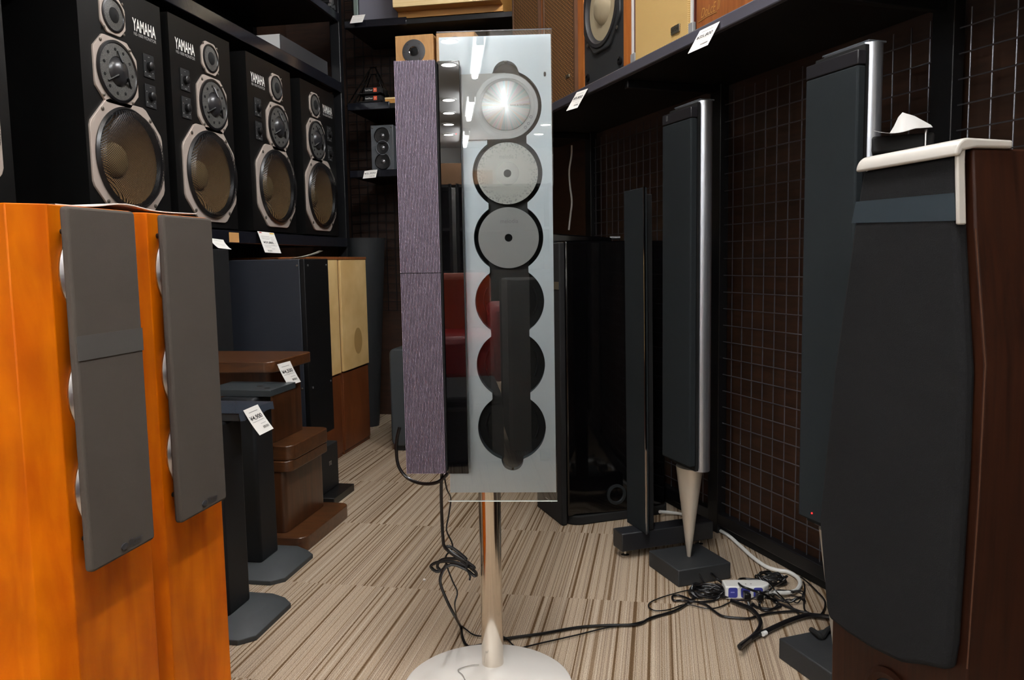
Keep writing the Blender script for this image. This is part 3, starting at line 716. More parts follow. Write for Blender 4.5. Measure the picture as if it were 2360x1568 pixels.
# black cabinet and base box
t = thing('monitor_cabinet', 'large blue black speaker cabinet between the walnut stands and the tan grilles', 'speaker', (-1.3, 2.82, .2))
box('cabinet', CABM, (-.5, -.02, 0, .22, 0, .69), t, .003)
box('baffle', mat('baffle_black', (9, 9, 10), .55, spec=.25), (-.02, 0, 0, .22, 0, .69), t, .003)
for y in (.03, .2):
    for z in (.2, .665): MB().lathe([(.0045, 0), (.0045, .002), (.0001, .003)], (0, y, z), 'x', 10).build('screw', ALU, t)
for x in (-.46, -.0295):
    for z in (.2, .665): screw(t, x, 0, z, .004)
t = thing('subwoofer', 'black box speaker on a flat foot under the blue black cabinet', 'speaker', (-1.205, 2.64, 0))
box('cabinet', mat('sub_black', (20, 21, 23), .6), (-.45, 0, 0.028, .2, .028, .199), t, .003)
box('foot', BLACK, (-.45, .055, .02, .215, 0, .028), t, .002)
letter('logo_lettering', 'ma', .022, .016, ALU, t, lambda x, z: (.0008, .125+x, .13+z))
for i, (y, lab) in enumerate(((3.052, 'nearer wooden cabinet with tan cloth grille, mostly hidden by the black cabinet'), (3.402, 'farther wooden cabinet with stained tan cloth grille, beside the grey bin'))):
    t = thing('floor_speaker', lab, 'speaker', (-1.4, y, 0), 0, 'tan grille cabinets')
    box('cabinet', LOWW, (-.42, -.012, 0, .328, .0, .885), t, .002)
    box('grille', TANC, (-.012, 0, .004, .324, .382, .888), t, .002)
    box('lower_board', LOWW, (-.012, -.006, .004, .324, .02, .374), t, .001)
    box('top_board', MAHOG, (-.42, 0.002, 0, .328, .888, .9), t, .001)
    if i:
        st = mat('cloth_stain', (186, 150, 92), .9, spec=.1)
        for z, ry, rz_ in ((.505, .05, .062),):
            MB().prism([(ry*math.cos(R(a))+.19, rz_*math.sin(R(a))+z) for a in range(0, 360, 10)], 0, .0004, 'x').build('cloth_stain', st, t)
# grey bin and small sub by the corner
t = thing('waste_bin', 'tall dark grey tapered bin in the back left corner', 'bin', (-1.555, 3.93, 0))
MB().lathe([(.048, .0), (.054, .06), (.110, .985), (.114, 1.0), (.107, .995), (.05, .07), (.0001, .07)], seg=56).build('shell', mat('bin_plastic', (36, 38, 40), .6), t)
t.location = (-1.528, 4.05, 0)
t = thing('subwoofer', 'small dark grey speaker with rounded top edge behind the ridged bar', 'speaker', (-1.22, 3.5, 0))
MB().prism(rrect(0, .26, .02, .478, .03), 0, .3, 'y').build('cabinet', mat('grey_vinyl', (58, 64, 68), .55), t, .01, 3)
box('foot', BLACKM, (.01, .25, .01, .29, 0, .06), t)

# ------------------------------------------------------------------ right rack (slanted)
t = thing('shelf_rack', 'black slanted rack on the right with wire mesh and one high shelf', 'rack', RW0, RA)
box('shelf', mat('shelf_underside', (12, 12, 13), .5), (-1.56, 1.9, -.345, .01, 1.386, 1.4105), t, .002)
box('price_rail', mat('grey_rail', (84, 83, 92), .2), (-1.56, 1.9, -.362, -.345, 1.384, 1.413), t, .003)
for i in range(5):
    z0 = 0
for x in (-1.15, -.215, .615, 1.5):
    u = MB().box(x-.028, x+.028, -.03, .0, 0, 2.3)
    u.build('upright', RACKM, t, .002)
    box('shelf_bracket', RACKM, (x-.01, x+.01, -.33, -.03, 1.362, 1.386), t, .002)
box('base_rail', RACKM, (-1.15, 1.9, -.028, 0, .028, .066), t, .003)
box('kick_board', VOID, (-1.15, 1.9, -.012, .012, 0, .028), t)
mm = MB()
x = -1.115
while x < 1.9:
    mm.tube([(x, -.010, .066), (x, -.010, 1.36)], .0017, 6); x += .0509
z = .098
while z < 1.35:
    mm.tube([(-1.15, -.0136, z), (1.9, -.0136, z)], .0017, 6); z += .0511
mm.build('mesh_panel', mat('mesh_wire', (92, 92, 98), .3, metal=.6), t)

def onrack(x, y, off):   # pixel to rack coordinates on the plane off metres before the wall
    n = Vector((-math.sin(RA+math.pi/2+math.pi/2), 0, 0))
    ey = Vector((-math.sin(RA), math.cos(RA), 0)); ex = Vector((math.cos(RA), math.sin(RA), 0))
    p = onpl(x, y, RW0-ey*off, ey)-RW0
    return p.dot(ex), p.z
def rackthing(name, lab, cat, x, y, z, group=None):
    q = Matrix.Rotation(RA, 4, 'Z') @ Vector((x, y, z)) + RW0
    return thing(name, lab, cat, q, RA, group)
SZ = 1.411
def lattice_speaker(xa, xb, lab):
    w_ = xb-xa
    t = rackthing('bookshelf_speaker', lab, 'speaker', (xa+xb)/2, -.33, SZ, 'lattice front speakers on the right shelf')
    box('cabinet', TEAK, (-w_/2, w_/2, .006, .27, 0, .62), t, .0015)
    fr = w_/2-.003
    MB().ring([(-w_/2, 0), (w_/2-.034, 0), (w_/2-.034, .62), (-w_/2, .62)], [(-w_/2+.008, .012), (w_/2-.046, .012), (w_/2-.046, .608), (-w_/2+.008, .608)], -.006, .006).build('grille_frame', mat('brown_frame', (96, 66, 46), .5), t)
    box('lattice_grille', LATT, (-w_/2+.008, w_/2-.046, -.002, .006, .012, .608), t)
    box('maker_badge', BADGE, (w_/2-.115, w_/2-.085, -.006, -.002, .072, .082), t, .0005)
lattice_speaker(-1.19, -.866, 'farther lattice front teak speaker, its foot hidden behind the glass player')
lattice_speaker(-.858, -.538, 'nearer lattice front teak speaker beside the exposed cone')
# exposed woofer speaker
xa, xb = -.533, -.212; w_ = xb-xa
t = rackthing('bookshelf_speaker', 'teak speaker without grille showing one large tan cone on a black front', 'speaker', (xa+xb)/2, -.33, SZ)
box('cabinet', TEAK, (-w_/2, w_/2, .012, .27, 0, .62), t, .0015)
for s in (-1, 1): box('side_edge', TEAK, (s*(w_/2-.009)-.009, s*(w_/2-.009)+.009, 0, .012, 0, .62), t)
box('baffle', mat('black_baffle', (42, 44, 46), .6), (-w_/2+.018, w_/2-.018, .004, .013, .002, .618), t, .001)
cz = .225
f = MB().ring(sh(octo(.128, .075, .15), 0, cz), sh(circ(.118), 0, cz), -.006, .004).build('woofer_frame', mat('frame_black', (50, 52, 54), .4), t, .003)
MB().lathe([(.119, -.004), (.117, .010), (.106, .010), (.100, .0), (.094, -.003)], (0, 0, cz), '-y', 64).build('surround', mat('rubber_grey', (44, 44, 46), .4), f)
MB().lathe([(.098, -.002), (.07, -.0025), (.048, -.003)], (0, 0, cz), '-y', 56).build('woofer_cone', CONET, f)
MB().lathe([(.052, -.003), (.042, .010), (.025, .017), (.0001, .019)], (0, 0, cz), '-y', 40).build('dust_cap', CONET, f)
for a in (40, 140, 220, 320): screw(f, .136*math.cos(R(a)), -.002, cz+.136*math.sin(R(a)), .006)
for x in (-.115, .115): MB().lathe([(.012, 0), (.012, .006), (.006, .008), (.005, .002), (.0001, .002)], (x, .004, .04), '-y', 20).build('grille_socket', RUBBER, t)
# cloth fronted speaker with bright trims
xa, xb = -.196, .132; w_ = xb-xa
t = rackthing('bookshelf_speaker', 'gold woven cloth speaker with white edge trims on the right shelf', 'speaker', (xa+xb)/2, -.33, SZ)
box('cabinet', mat('dark_red_wood', (84, 36, 26), .4), (-w_/2, w_/2, .012, .27, 0, .62), t, .0015)
box('cloth_grille', WEAVE, (-w_/2+.038, w_/2-.012, .0, .012, .008, .612), t, .001)
for x in (-w_/2+.006, -w_/2+.034, w_/2-.006): box('edge_trim', WHITEP, (x-.004, x+.004, .006, .012, .012, .62), t, .001)
for x in (-w_/2+.018, w_/2-.004): box('corner_foot', mat('grey_foot', (150, 150, 150), .5), (x-.016, x+.012, .002, .012, 0, .042), t, .002)
bd = box('maker_badge', BADGE, (w_/2-.088, w_/2-.046, -.004, 0, .032, .052), t, .0006)
letter('badge_lettering', 'DIATONE', .036, .008, INK, bd, front(w_/2-.067, -.0043, .042))
# mahogany speaker with script
xa = .168; w_ = .36
t = rackthing('bookshelf_speaker', 'polished mahogany speaker with gold script at the near end of the shelf', 'speaker', xa+w_/2, -.335, SZ)
box('cabinet', MAHOG, (-w_/2, w_/2, 0, .28, 0, .62), t, .0015)
letter('script_lettering', 'DoLcE II', .082, .022, GOLD, t, front(-w_/2+.063, -.0006, .045), 0., .35)
MB().tube([(-w_/2+.012, -.0006, .028), (-w_/2+.05, -.0006, .031), (-w_/2+.09, -.0006, .030)], .0008, 6).build('script_underline', GOLD, t)

# ------------------------------------------------------------------ column speakers
def column(c, lab, led=False):
    t = thing('column_speaker', lab, 'speaker', (*c, 0), RA, 'slim cone footed column speakers')
    box('base', mat('cast_base', (38, 40, 42), .6, bump=(400, .15)), (-.081, .081, -.081, .081, 0, .046), t, .003)
    MB().lathe([(.0001, .046), (.0065, .046), (.045, .3), (.0001, .3)], (0, .0, 0), 'z', 40, sy=.72).build('cone_foot', SATIN, t)
    box('cloth_front', BODYCL, (-.0725, .0725, -.044, -.024, .318, 1.222), t, .004)
    box('front_cap', mat('cap_plastic', (34, 33, 36), .35), (-.0725, .0725, -.044, -.024, 1.223, 1.25), t, .002)
    box('cloth_frame', VOID, (-.068, .068, -.024, -.014, .305, 1.262), t, .001)
    a = [( .070*math.cos(R(k)), .008+.036*math.sin(R(k))) for k in range(-40, 221, 6)]
    MB().prism(a, .3, 1.268, 'z', smooth=True).build('metal_shell', ALUD, t)
    box('shell_cap', GREYP, (-.064, .064, -.012, .030, 1.268, 1.272), t, .001)
    if led: MB().lathe([(.0016, 0), (.0016, .001), (.0001, .0015)], (-.028, -.044, .335), '-y', 10).build('power_light', REDL, t)
    else: label(box('cap_sticker', ALU, (-.052, -.044, -.0445, -.044, 1.232, 1.246), t), 'small silver sticker')
    return t
column((.083, 2.205), 'aluminium backed column speaker standing near the power strip')
column((.367, 1.711), 'aluminium backed column speaker with red light, behind the white capped tower', True)
# slim panel speaker on a bar foot
t = thing('panel_speaker', 'slim black panel speaker on a long bar foot beside the glossy tower', 'speaker', (-.044, 2.337, 0), RA)
fb = box('bar_foot', mat('foot_black', (34, 35, 38), .4, bump=(300, .2)), (-.03, .03, -.085, .22, .024, .078), t, .003)
for y in (-.06, .19):
    MB().lathe([(.0001, 0), (.012, 0), (.012, .004), (.004, .007), (.004, .024), (.0001, .024)], (0, y, 0), 'z', 20).build('levelling_foot', CHROME, fb)
pn = MB(); lean = Matrix.Rotation(R(-.7), 4, 'Y')
pn.box(-.062, .058, -.022, -.011, .078, 1.066, lean); pn.build('panel', BODYCL, t, .002)
MB().box(.0585, .0610, -.024, -.019, .078, 1.067, lean).build('chrome_edge', CHROME, t)
MB().box(-.05, .034, -.0108, .018, .078, 1.05, lean).build('back_shell', VOID, t, .003)
# glossy tower
t = thing('floorstanding_speaker', 'piano black floor speaker with rounded sides behind the glass player', 'speaker', (-.35, 2.655, 0), RA)
pr = [(-.12, 0)] + [(-.12-.012*math.sin(math.pi*k/10), .03+.33*k/10) for k in range(11)] + [(.06-.02, .37)] + [(.118+.012*math.sin(math.pi*k/10)-.075*(k/10)**2*0, .36-.33*k/10) for k in range(11)] + [(.12, 0)]
MB().prism([(x, y) for x, y in pr], .03, .928, 'z', smooth=False).build('cabinet', BLACKG, t, .006, 3)
MB().box(-.115, .115, -.02, -.0005, .0, .925).build('front_grille', mat('black_cloth', (22, 22, 24), .9), t, .004)
MB().prism(rrect(-.13, .13, .0, .38, .05), 0, .03, 'z').build('plinth', BLACKM, t, .004)
pring = MB().lathe([(.034, 0), (.034, .006), (.026, .007), (.024, 0)], (0, 0, 0), 'z', 32).build('port_ring', mat('port_grey', (34, 38, 40), .4), t)
pring.rotation_euler = (0, R(90), 0); pring.location = (.129, .17, .09)
MB().box(-.03, .03, -.0206, -.02, .055, .058).build('nameplate', GREYP, t)
MB().box(-.114, .114, -.0212, -.02, .775, .80).build('clear_tape', TAPE, t)
t2 = thing('folded_stand', 'black folded stand with silver tip lying on the piano black tower', 'stand', (-.33, 2.72, .929), RA+R(75))
MB().prism([(-.16, 0), (.17, 0), (.17, .012), (-.05, .03), (-.13, .034), (-.16, .026)], -.045, .035, 'y').build('body', BLACKG, t2, .004)
MB().cyl((.17, -.01, .012), (.205, -.01, .012), .0065).build('tip', ALU, t2)

# ------------------------------------------------------------------ foreground tower on the right
FA = R(-66.2); FP = Vector((.3852, 1.1118, 0))
t = thing('floorstanding_speaker', 'walnut sided tower with charcoal grille, tape and white cap in the right foreground', 'speaker', FP, FA)
# local x runs towards the camera (negative s), local y into the cabinet
out = [(.003, 1.0), (.012, .90), (.036, .73), (.034, .55), (.027, .33), (.024, 0), (-.252, 0), (-.256, .30), (-.27, .44), (-.246, .68), (-.206, .9), (-.184, 1.0)]
MB().prism(out, .0, .36, 'y').build('cabinet', FGW, t, .003)
MB().prism([(.022, 0), (-.25, 0), (-.25, .03), (.022, .03)], -.012, 0, 'y').build('front_plinth', FGW, t)
gr = [(-.003, .992), (.001, .915), (.024, .72), (.025, .6), (.018, .36), (.013, .325), (.006, .321), (-.03, .309), (-.07, .292), (-.132, .283), (-.19, .281), (-.235, .284), (-.243, .30), (-.266, .44), (-.236, .69), (-.194, .92), (-.178, .992)]
MB().prism(gr, -.022, -.001, 'y').build('grille', CHAR, t, .007, 3)
pf = MB().lathe([(.06, 0), (.06, .004), (.052, .006), (.043, .002), (.043, -.05)], (-.110, 0, .198), '-y', 48).build('port_flange', FGW, t)
MB().disc(.0425, (-.110, -.0008, .198), '-y', 40).build('port_opening', VOID, pf)
# white cap: rounded bar over the top plus two cheeks
CAPW = mat('cap_white', (186, 182, 174), .35)
prof = [(-.031+.019*(1-math.cos(R(a))), .990+.022*math.sin(R(a))) for a in range(0, 91, 9)] + [(.055, 1.010), (.055, 1.0), (0, 1.0), (-.02, .996), (-.022, .990)]
MB().prism(prof, -.182, .009, 'x').build('top_cap', CAPW, t, .003, 3)
for e, xs in ((1, ((.001, .985), (.007, .905))),):
    (xa, za), (xb, zb) = xs
    ck = MB(); ww = .006
    lo = []
    for (xx, zz) in ((xa, 1.004), (xa, za), (xb, zb)):
        lo.append([(xx-(.002 if e > 0 else ww-.002), -.024, zz), (xx+(ww-.002 if e > 0 else .002), -.024, zz), (xx+(ww-.002 if e > 0 else .002), -.012, zz), (xx-(.002 if e > 0 else ww-.002), -.012, zz)])
    ck.loft(lo); ck.build('side_cheek', CAPW, t, .002)
MB().prism([(-.1895, .948), (.0005, .945), (.0065, .910), (-.1985, .917)], -.0232, -.0226, 'y').build('tape_strip', TAPE, t)
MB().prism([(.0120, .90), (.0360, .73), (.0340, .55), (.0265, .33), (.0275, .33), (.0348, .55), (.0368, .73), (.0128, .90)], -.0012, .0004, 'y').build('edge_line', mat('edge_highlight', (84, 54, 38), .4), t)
# dark box with rod behind it
t = thing('display_box', 'small black display box with a thin steel rod behind the white capped tower', 'box', (.40, 1.50, 0))
box('pedestal', BLACKM, (-.042, .042, -.045, .045, 0, 1.04), t, .003)
box('top_panel', BLACKM, (-.047, .047, -.05, .05, 1.04, 1.068), t, .004)
MB().cyl((.034, -.053, 1.02), (.034, -.053, 1.074), .002).build('rod', CHROME, t)
t.location = (.412, 1.505, 0); t.rotation_euler = (0, 0, R(-15))
mb = MB(); A = ony(2012, 302, 1.42); B = ony(2150, 294, 1.42)
nu = 14; pts = []
for i in range(nu+1):
    u = i/nu; zz = .020*max(0, math.sin(math.pi*(u-.28)/.72))*(1-u*.35) if u > .28 else .006*(1-u/.28)
    p = A.lerp(B, u); pts.append((p.x, p.y, p.z-(.006*math.sin(math.pi*u/.7) if u < .7 else 0.)))
def rise(u): return .010 if u < .3 else (.010+.034*(u-.3)/.17 if u < .47 else .044-.030*(u-.47)/.53)
back = [(x+.018, y+.07, z+rise(i/nu)) for i, (x, y, z) in enumerate(pts)]
mb.add(pts+back, [(i, i+1, nu+2+i, nu+1+i) for i in range(nu)], True)
mb.add([(x, y, z+.0006) for x, y, z in pts+back], [(i, i+1, nu+2+i, nu+1+i) for i in range(nu)], True)
o = tag(mb.build('paper_tag', mat('grey_paper', (196, 194, 190), .8)), 'curled white paper lying on the black box at right', 'paper')
P2 = ony(2139, 297, 1.43)
box('square_code', INK, (P2.x-.006, P2.x+.006, P2.y, P2.y+.01, P2.z+.0012, P2.z+.0018), o)

# ------------------------------------------------------------------ price tags
def price_tag(lab, A, B, D, bow, price, extra=True, head=False, pw=.62, curl=None):
    A, B, D, bow = map(Vector, (A, B, D, bow)); Wv = B-A; nrm = Wv.cross(D).normalized()
    if nrm.dot(CAM-A) < 0: nrm = -nrm
    def f(u, v, off=0.): return tuple(A+Wv*u+D*v+bow*(v*v)+nrm*off+(Vector(curl)*(u*u*v) if curl else Vector((0, 0, 0))))
    t = thing('price_tag', lab, 'price tag', (0, 0, 0))
    mb = MB(); n = 10
    for off in (0., -.0004):
        vs = [f(i/4, j/n, off) for j in range(n+1) for i in range(5)]
        mb.add(vs, [(j*5+i, j*5+i+1, j*5+i+6, j*5+i+5) for j in range(n) for i in range(4)], True)
    mb.build('card', PAPER, t)
    def rect(m_, rs, nm):
        q = MB()
        for u0, u1, v0, v1 in rs:
            vs = [f(u0+(u1-u0)*i/3, v, .0005) for v in (v0, v1) for i in range(4)]
            q.add(vs, [(i, i+1, i+5, i+4) for i in range(3)])
        q.build(nm, m_, t)
    wl, hl = 1., 1.
    asp = D.length/Wv.length
    cu, cv = (.42, .52) if head else (.48, .40)
    vs, fs = text_mesh(price, pw, .125 if head else .19, .012) if price else ([], [])
    if price: q = MB().add([f(cu+x, cv-y, .0005) for x, y in vs], fs); q.build('price_lettering', INK, t)
    ln = [(.1, .9, cv+.13, cv+.14)]
    rect(INKG, ln + ([(.1, .6, .22, .23), (.1, .62, .29, .297), (.12, .55, .345, .355), (.64, .8, .26, .268), (.66, .85, .33, .338), (.64, .84, .4, .408), (.66, .86, .55, .558), (.66, .78, .62, .628), (.12, .5, .72, .73), (.5, .7, .8, .81)] if head else [(.2, .8, .16, .175), (.5, .85, .66, .67)]), 'ruled_lines')
    rs = []
    u = .2 if head else .52
    while u < (.45 if head else .88): rs.append((u, u+.012, .88 if head else .76, .95 if head else .85)); u += .012+random.choice((.012, .02, .03))
    if price: rect(INK, rs, 'barcode')
    if head: rect(INKR, [(.08, .22, .03, .075)], 'red_heading'); rect(INKY, [(.7, .96, .03, .085)], 'yellow_heading')
    return t
# under the monitors
a = onx(593, 533, -1.535); b = onx(631, 537, -1.535); c = onx(611, 582, -1.50); price_tag('large price card with red and yellow headings hanging under the monitor shelf', a, b, c-a, (0, 0, 0), '¥59,800', True, True, .6)
a = onx(484, 549, -1.53); b = onx(515, 553, -1.53); price_tag('rounded paper price tag peeking out beside the second orange grille', a, b, (0.01, 0, -.035), (.02, 0, 0), None, False)
# stands
zt = .522
a = onz(541, 946, .526); b = onz(575, 932, .528); c = ony(553, 992, a.y+.0); a.x += .022; b.x += .022
price_tag('curled price tag on the film wrapped black stand', a, b, Vector((.026, .010, -.062)), (.008, .0, .0), '¥4,900', True, False, .8)
a = onz(630, 840, .578); b = onz(660, 832, .578); a.x += .012; b.x += .012
price_tag('price tag hanging from the top of the upper walnut stand', a, b, Vector((.016, .02, -.068)), (.004, .006, .0), '¥4,500', True, False, .8)
# back shelf
a = ony(840, 394, 3.8925); b = ony(870, 391, 3.8925); c = ony(836, 412, 3.86)
price_tag('small price tag on the shelf edge under the three driver speaker', a, b, c-a, (0, 0, 0), '¥2,900', False, False, .85)
a = ony(813, 36, 3.8925); b = ony(842, 33, 3.8925); c = ony(806, 54, 3.86)
price_tag('blank looking white tag on the top back shelf edge', a, b, c-a, (0, 0, 0), None, False, False, .7)
# right shelf
ey = Vector((-math.sin(RA), math.cos(RA), 0))
def rk(x, y, off): return onpl(x, y, RW0-ey*off, ey)
a = rk(1613, 71, .364); b = rk(1659, 49, .364); c = rk(1585, 124, .42)
price_tag('large white price tag on the right shelf below the gold cloth speaker', a, b, c-a, (0, 0, 0), '¥35,800', True, False, .8)
a = rk(1329, 213, .364); b = rk(1355, 204, .364); c = rk(1305, 256, .42)
price_tag('narrow white price tag on the right shelf below the lattice speaker', a, b, c-a, (0, 0, 0), '¥9,800', True, False, .8)
# loose papers on the black cabinet
def sheet(lab, P, lift, m_=PAPER):
    mb = MB(); n = 8; f_, k_ = [], []
    A, B, C, D = map(Vector, P)
    for i in range(n+1):
        u = i/n; dz = Vector((0, 0, lift*u*u)); f_.append(tuple(A.lerp(B, u)+dz)); k_.append(tuple(D.lerp(C, u)+dz))
    for o_ in (0, .0006):
        mb.add([(x, y, z+o_) for x, y, z in f_+k_], [(i, i+1, n+2+i, n+1+i) for i in range(n)], True)
    return tag(mb.build('paper_sheet', m_), lab, 'paper')
sheet('flat white sheet on the blue black cabinet', ((-1.45, 2.83, .8915), (-1.3, 2.86, .8915), (-1.3, 2.98, .8915), (-1.45, 2.95, .8915)), 0)
sheet('curled paper with lifted corner on the blue black cabinet', ((-1.42, 2.9, .8935), (-1.3, 2.96, .8935), (-1.31, 3.02, .8935), (-1.42, 3.0, .8935)), .028)

# ------------------------------------------------------------------ cables
def cable(name, lab, pts, r, m_=RUBBER, n=6, cat='cable', flat=1., group=None):
    o = MB().tube(smooth_pts(pts, n), r, 8, flat=flat).build(name, m_); return tag(o, lab, cat, group)
def fl(x, y, z=.005): return tuple(onz(x, y, z))
def hy(x, y, Y): return tuple(ony(x, y, Y))
# player leads
cable('speaker_cable', 'black cable looping out below the ridged bar of the player', [hy(921, 985, 1.58), hy(914, 1020, 1.58), hy(917, 1070, 1.58), hy(938, 1101, 1.58), hy(972, 1115, 1.57), hy(1008, 1112, 1.56), hy(1032, 1092, 1.55)], .0036)
Y0 = 1.60
cable('power_cable', 'thick black lead hanging from the player, bundled, then running over the carpet to the strip',
      [hy(1020, 1080, 1.55), hy(1017, 1120, 1.57), hy(1018, 1180, Y0), hy(1021, 1240, Y0), hy(1027, 1264, Y0), hy(1060, 1290, Y0), hy(1095, 1318, Y0), hy(1094, 1328, Y0), hy(1072, 1312, Y0), hy(1040, 1302, Y0), hy(1010, 1318, Y0), hy(993, 1306, Y0), hy(1010, 1296, Y0), hy(1045, 1296, Y0), hy(1092, 1310, Y0), hy(1080, 1298, Y0), hy(1046, 1276, Y0), hy(1026, 1264, Y0+.005), hy(1040, 1262, Y0+.006), hy(1075, 1290, Y0), hy(1050, 1288, Y0), hy(1018, 1291, Y0), hy(1008, 1306, Y0), hy(1020, 1316, Y0), hy(1030, 1300, Y0), hy(1018, 1322, Y0), hy(1015, 1345, 1.605), hy(1030, 1385, 1.62), hy(1048, 1420, 1.64), fl(1062, 1446), fl(1066, 1470), fl(1078, 1490), fl(1105, 1488), fl(1157, 1474), fl(1250, 1461), fl(1330, 1447), fl(1400, 1442), fl(1468, 1440), fl(1500, 1425), fl(1556, 1408), fl(1592, 1386), fl(1612, 1372), fl(1648, 1372)], .0034, n=5)
o = MB().tube([hy(1080, 1294, Y0-.012), hy(1074, 1308, Y0-.016), hy(1078, 1316, Y0-.006), hy(1084, 1330, Y0-.01), hy(1082, 1338, Y0-.012)], .0022, 6).build('cable_tie', BLACKM); tag(o, 'black tie wrapped around the hanging cable bundle', 'cable tie')
cable('thin_wire', 'thin dark wire beside the pole trailing across the base to the right',
      [hy(1024, 1100, 1.585), hy(1030, 1128, 1.59), hy(1039, 1150, 1.6), hy(1034, 1190, 1.61), hy(1029, 1222, 1.62), hy(1041, 1250, 1.62), hy(1042, 1266, 1.62), hy(1028, 1282, 1.61), hy(1030, 1305, 1.61), hy(1043, 1340, 1.62), hy(1054, 1366, 1.63), hy(1048, 1395, 1.64), fl(1056, 1432), fl(1075, 1452), fl(1100, 1466), fl(1157, 1467), fl(1183, 1488), fl(1198, 1494), fl(1242, 1484), fl(1330, 1464), fl(1400, 1447), fl(1470, 1436), fl(1540, 1412)], .0018, n=5)
cable('thin_wire', 'faint thin wire lying on the silver base disc left of the pole', [fl(1104, 1533, .0135), fl(1085, 1534, .0135), fl(1056, 1544, .0135), fl(1066, 1556, .0135), fl(1072, 1568, .0135)], .0009, mat('pale_wire', (150, 146, 138), .5))
# white cords
cable('wall_cord', 'white cord hanging on the dark wall panel behind the piano black tower', [tuple(rk(x, y, .03)) for x, y in ((1318, 335), (1317, 360), (1312, 395), (1314, 430), (1318, 465), (1315, 495), (1311, 530))], .0042, WHITEP)
# power strip
A = onz(1672, 1384); B = onz(1772, 1384); d = (B-A); ang = math.atan2(d.y, d.x); ln = d.length
t = thing('power_strip', 'white power strip with blue sockets on the carpet among black cables', 'power strip', (A.x, A.y, 0), ang)
body = [(0, 0), (ln*.88, 0), (ln*1.0, .012), (ln*1.06, .022), (ln*1.06, .03), (ln*.98, .040), (ln*.9, .046), (0, .046)]
MB().prism(body, .002, .036, 'z').build('body', WHITEP, t, .004, 3)
cord = cable('power_cord', 'white flat cord curving from the column speaker foot to the power strip',
      [fl(1520, 1180, .02), fl(1545, 1182, .01), fl(1574, 1187, .007), fl(1600, 1208, .007), fl(1618, 1216, .007), fl(1643, 1217, .007), fl(1675, 1232, .007), fl(1705, 1258, .007), fl(1735, 1285, .007), fl(1765, 1306, .007), fl(1792, 1315, .007), fl(1816, 1319, .007), fl(1837, 1331, .007), fl(1844, 1346, .007), fl(1834, 1362, .008), fl(1812, 1367, .012), fl(1796, 1367, .016), tuple(A+d*1.03+Vector((0, 0, .02)))], .0055, WHITEP, 6)
bpy.context.view_layer.update(); cord.parent = t; cord.matrix_parent_inverse = t.matrix_world.inverted()
for k_ in ('label', 'category'): del cord[k_]
for k in range(3):
    x = ln*(.17+.29*k)
    so = MB().prism(rrect(x-.0115, x+.0115, .007, .033, .005), -.0012, .0, 'y').build('socket', BLUEP, t)
    if k == 0: box('slot', mat('slot_pale', (150, 150, 210), .4), (x-.006, x+.004, -.0016, -.0012, .020, .0225), so)
for k in (1, 2):
    x = ln*(.17+.29*k)
    plug = MB().prism(rrect(x-.008, x+.008, .008, .028, .004), -.026, -.0014, 'y').build('plug', RUBBER, t, .003)
for x in (.5, .62): MB().lathe([(.0018, .0362), (.0001, .0364)], (ln*x, .016, 0), 'z', 8).build('screw', INK, t)
cable('plug_cable', 'black lead from the middle socket of the power strip', [fl(1724, 1388, .016), fl(1727, 1396, .01), fl(1731, 1400), fl(1735, 1392), fl(1745, 1400), fl(1780, 1404), fl(1800, 1398)], .0032)
cable('plug_cable', 'black lead looping from the right hand socket of the power strip', [fl(1753, 1388, .016), fl(1750, 1394, .01), fl(1755, 1405), fl(1772, 1408), fl(1790, 1398), fl(1789, 1385), fl(1765, 1378, .03)], .003)
# tangle beside the strip: coils and loose loops
def coil(cx, cy, rx, ry, n, r, lab, seed):
    rnd = random.Random(seed); P = []; c = onz(cx, cy)
    for i in range(n*12):
        a = 2*math.pi*i/12; k = .8+.25*rnd.random()
        P.append((c.x+rx*k*math.cos(a), c.y+ry*k*math.sin(a), r+.002+.018*rnd.random()*min(1, i/12)))
    cable('cable_coil', lab, P, r, n=4)
coil(1630, 1375, .045, .030, 8, .0026, 'black coiled cable just left of the power strip', 3)
coil(1777, 1345, .040, .028, 6, .0026, 'black coiled cable behind the white power strip', 5)
coil(1815, 1385, .045, .03, 4, .0016, 'thin black coil to the right of the power strip', 8)
K = lambda X, Y, z=.005: fl(1480+X/5.364, 1280+Y/5.364, z)
cable('thin_wire', 'thin black wire in a wide loop left of the cable tangle', [K(800, 430, .01), K(590, 432), K(400, 475), K(220, 530), K(100, 585), K(80, 640), K(160, 685), K(330, 675), K(520, 610), K(640, 625), K(800, 660), K(950, 645), K(1120, 570), K(1300, 555, .03), K(1440, 500, .045)], .0016)
cable('small_loop', 'short black cable loop at the left of the tangle', [K(620, 560, .008), K(480, 505), K(390, 500), K(372, 530), K(400, 562), K(500, 562), K(620, 575, .008), K(760, 580), K(900, 560)], .0028)
cable('signal_cable', 'black cable making a long shallow curve in front of the power strip', [K(700, 585), K(800, 620), K(900, 700), K(1000, 755), K(1150, 775), K(1320, 782), K(1450, 745), K(1650, 710), K(1900, 695), K(2050, 710)], .003)
cable('signal_cable', 'black cable arching over the white power strip', [K(1720, 300, .02), K(1400, 300, .012), K(1240, 290, .012), K(1185, 320, .02), K(1215, 375, .043), K(1320, 420, .043), K(1450, 465, .045), K(1540, 500, .03), K(1640, 580), K(1800, 640), K(1960, 700)], .003)
cable('signal_cable', 'black cable crossing along the front of the power strip sockets', [K(880, 480, .012), K(960, 510, .010), K(1080, 515, .008), K(1260, 480, .014), K(1420, 475, .016), K(1560, 440, .043), K(1640, 380, .02), K(1760, 320, .01)], .0028)
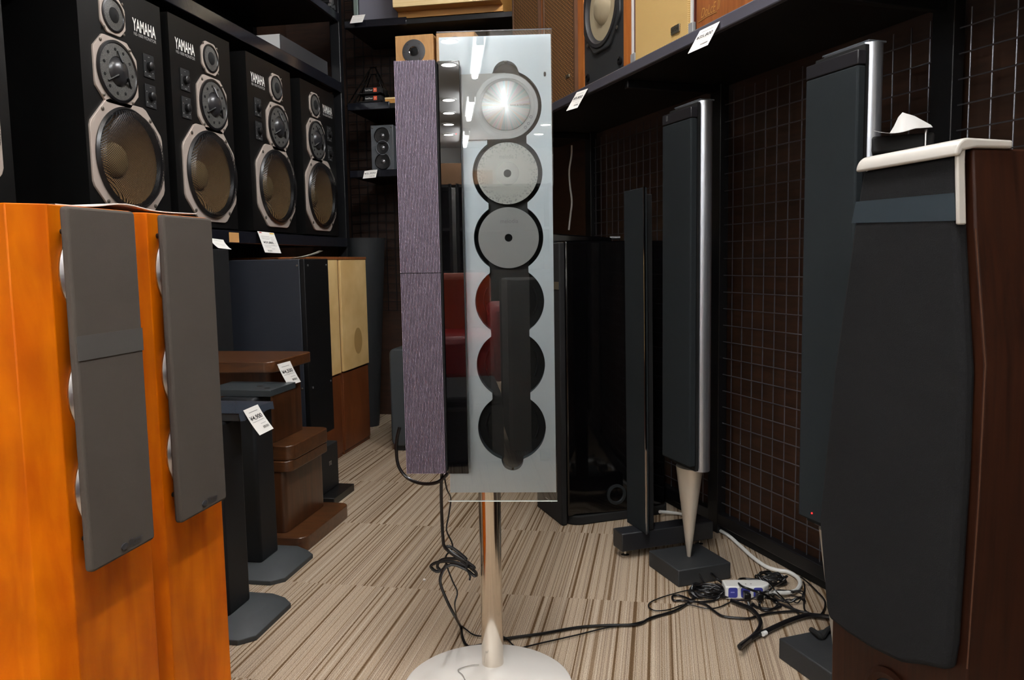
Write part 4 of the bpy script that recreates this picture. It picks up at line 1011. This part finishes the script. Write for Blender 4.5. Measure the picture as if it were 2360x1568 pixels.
cable('thin_wire', 'straight thin wire slanting across the right end of the tangle', [K(1540, 310, .03), K(1640, 430, .04), K(1760, 550, .012), K(1880, 670), K(1950, 740), K(2010, 745)], .0018)
cable('thick_cable', 'thick black cable with a white marking ending on the open carpet', [K(1205, 1135, .009), K(1260, 1090, .009), K(1400, 1000, .009), K(1560, 930, .009), K(1800, 820, .009), K(2020, 750, .009), K(2160, 750, .009), K(2330, 770, .009)], .0062)
box_ = onz(1480+1515/5.364, 1280+962/5.364, .0155)
o = MB().tube([K(1490, 978, .0115), K(1530, 958, .0115)], .0056, 8).build('cable_marking', WHITEP); tag(o, 'white printed sleeve on the thick black cable', 'cable label')
cable('thick_cable', 'thick black cable bending down from the tangle to the end of the other one', [K(1100, 560, .009), K(1220, 610, .009), K(1340, 660, .009), K(1420, 740, .009), K(1465, 830, .009), K(1440, 920, .009), K(1350, 1020, .009), K(1240, 1110, .020), K(1205, 1140, .022)], .0052)
cable('signal_cable', 'black cable looping beside the foot of the white capped tower', [K(1960, 270, .03), K(2060, 350, .006), K(2160, 450), K(2250, 550), K(2260, 640), K(2220, 720), K(2170, 740), K(2020, 690), K(2000, 560), K(2010, 400), K(1990, 330, .02)], .0022)
cable('speaker_cable', 'dark pair of leads rising onto the front of the column speaker base', [K(700, 220, .03), K(760, 330, .012), K(830, 440, .008), K(700, 450), K(610, 550)], .0022)
cable('speaker_cable', 'glossy black lead curving from the column base to the coil', [K(850, 225, .03), K(920, 290, .015), K(990, 350, .01), K(1010, 420), K(980, 470), K(900, 470)], .0032)
# cable clip on the second base
o = MB().tube(smooth_pts([fl(1870, 1452, .05), fl(1885, 1462, .056), fl(1895, 1470, .05), fl(1905, 1455, .053), fl(1920, 1445, .05)], 4), .006, 8).build('cable_clip', BLACKM); tag(o, 'black moulded cable end on the second column speaker base', 'cable')
o = MB().box(-.003, .003, -.004, .004, 0, .003).build('paper_scrap', PAPER); place(o, fl(978, 1338, 0), .4); tag(o, 'tiny white scrap on the carpet left of the cable bundle', 'scrap')

# ------------------------------------------------------------------ world and view
w = bpy.data.worlds.new('world'); sc.world = w; w.use_nodes = True
w.node_tree.nodes['Background'].inputs[0].default_value = (.5, .5, .5, 1); w.node_tree.nodes['Background'].inputs[1].default_value = .02
vs = sc.view_settings; vs.view_transform = 'Standard'; vs.look = 'None'; vs.gamma = 1; vs.use_curve_mapping = False; vs.exposure = 1.95
sc.cycles.use_denoising = True
sc.cycles.max_bounces = 8; sc.cycles.transparent_max_bounces = 16; sc.cycles.sample_clamp_indirect = 6
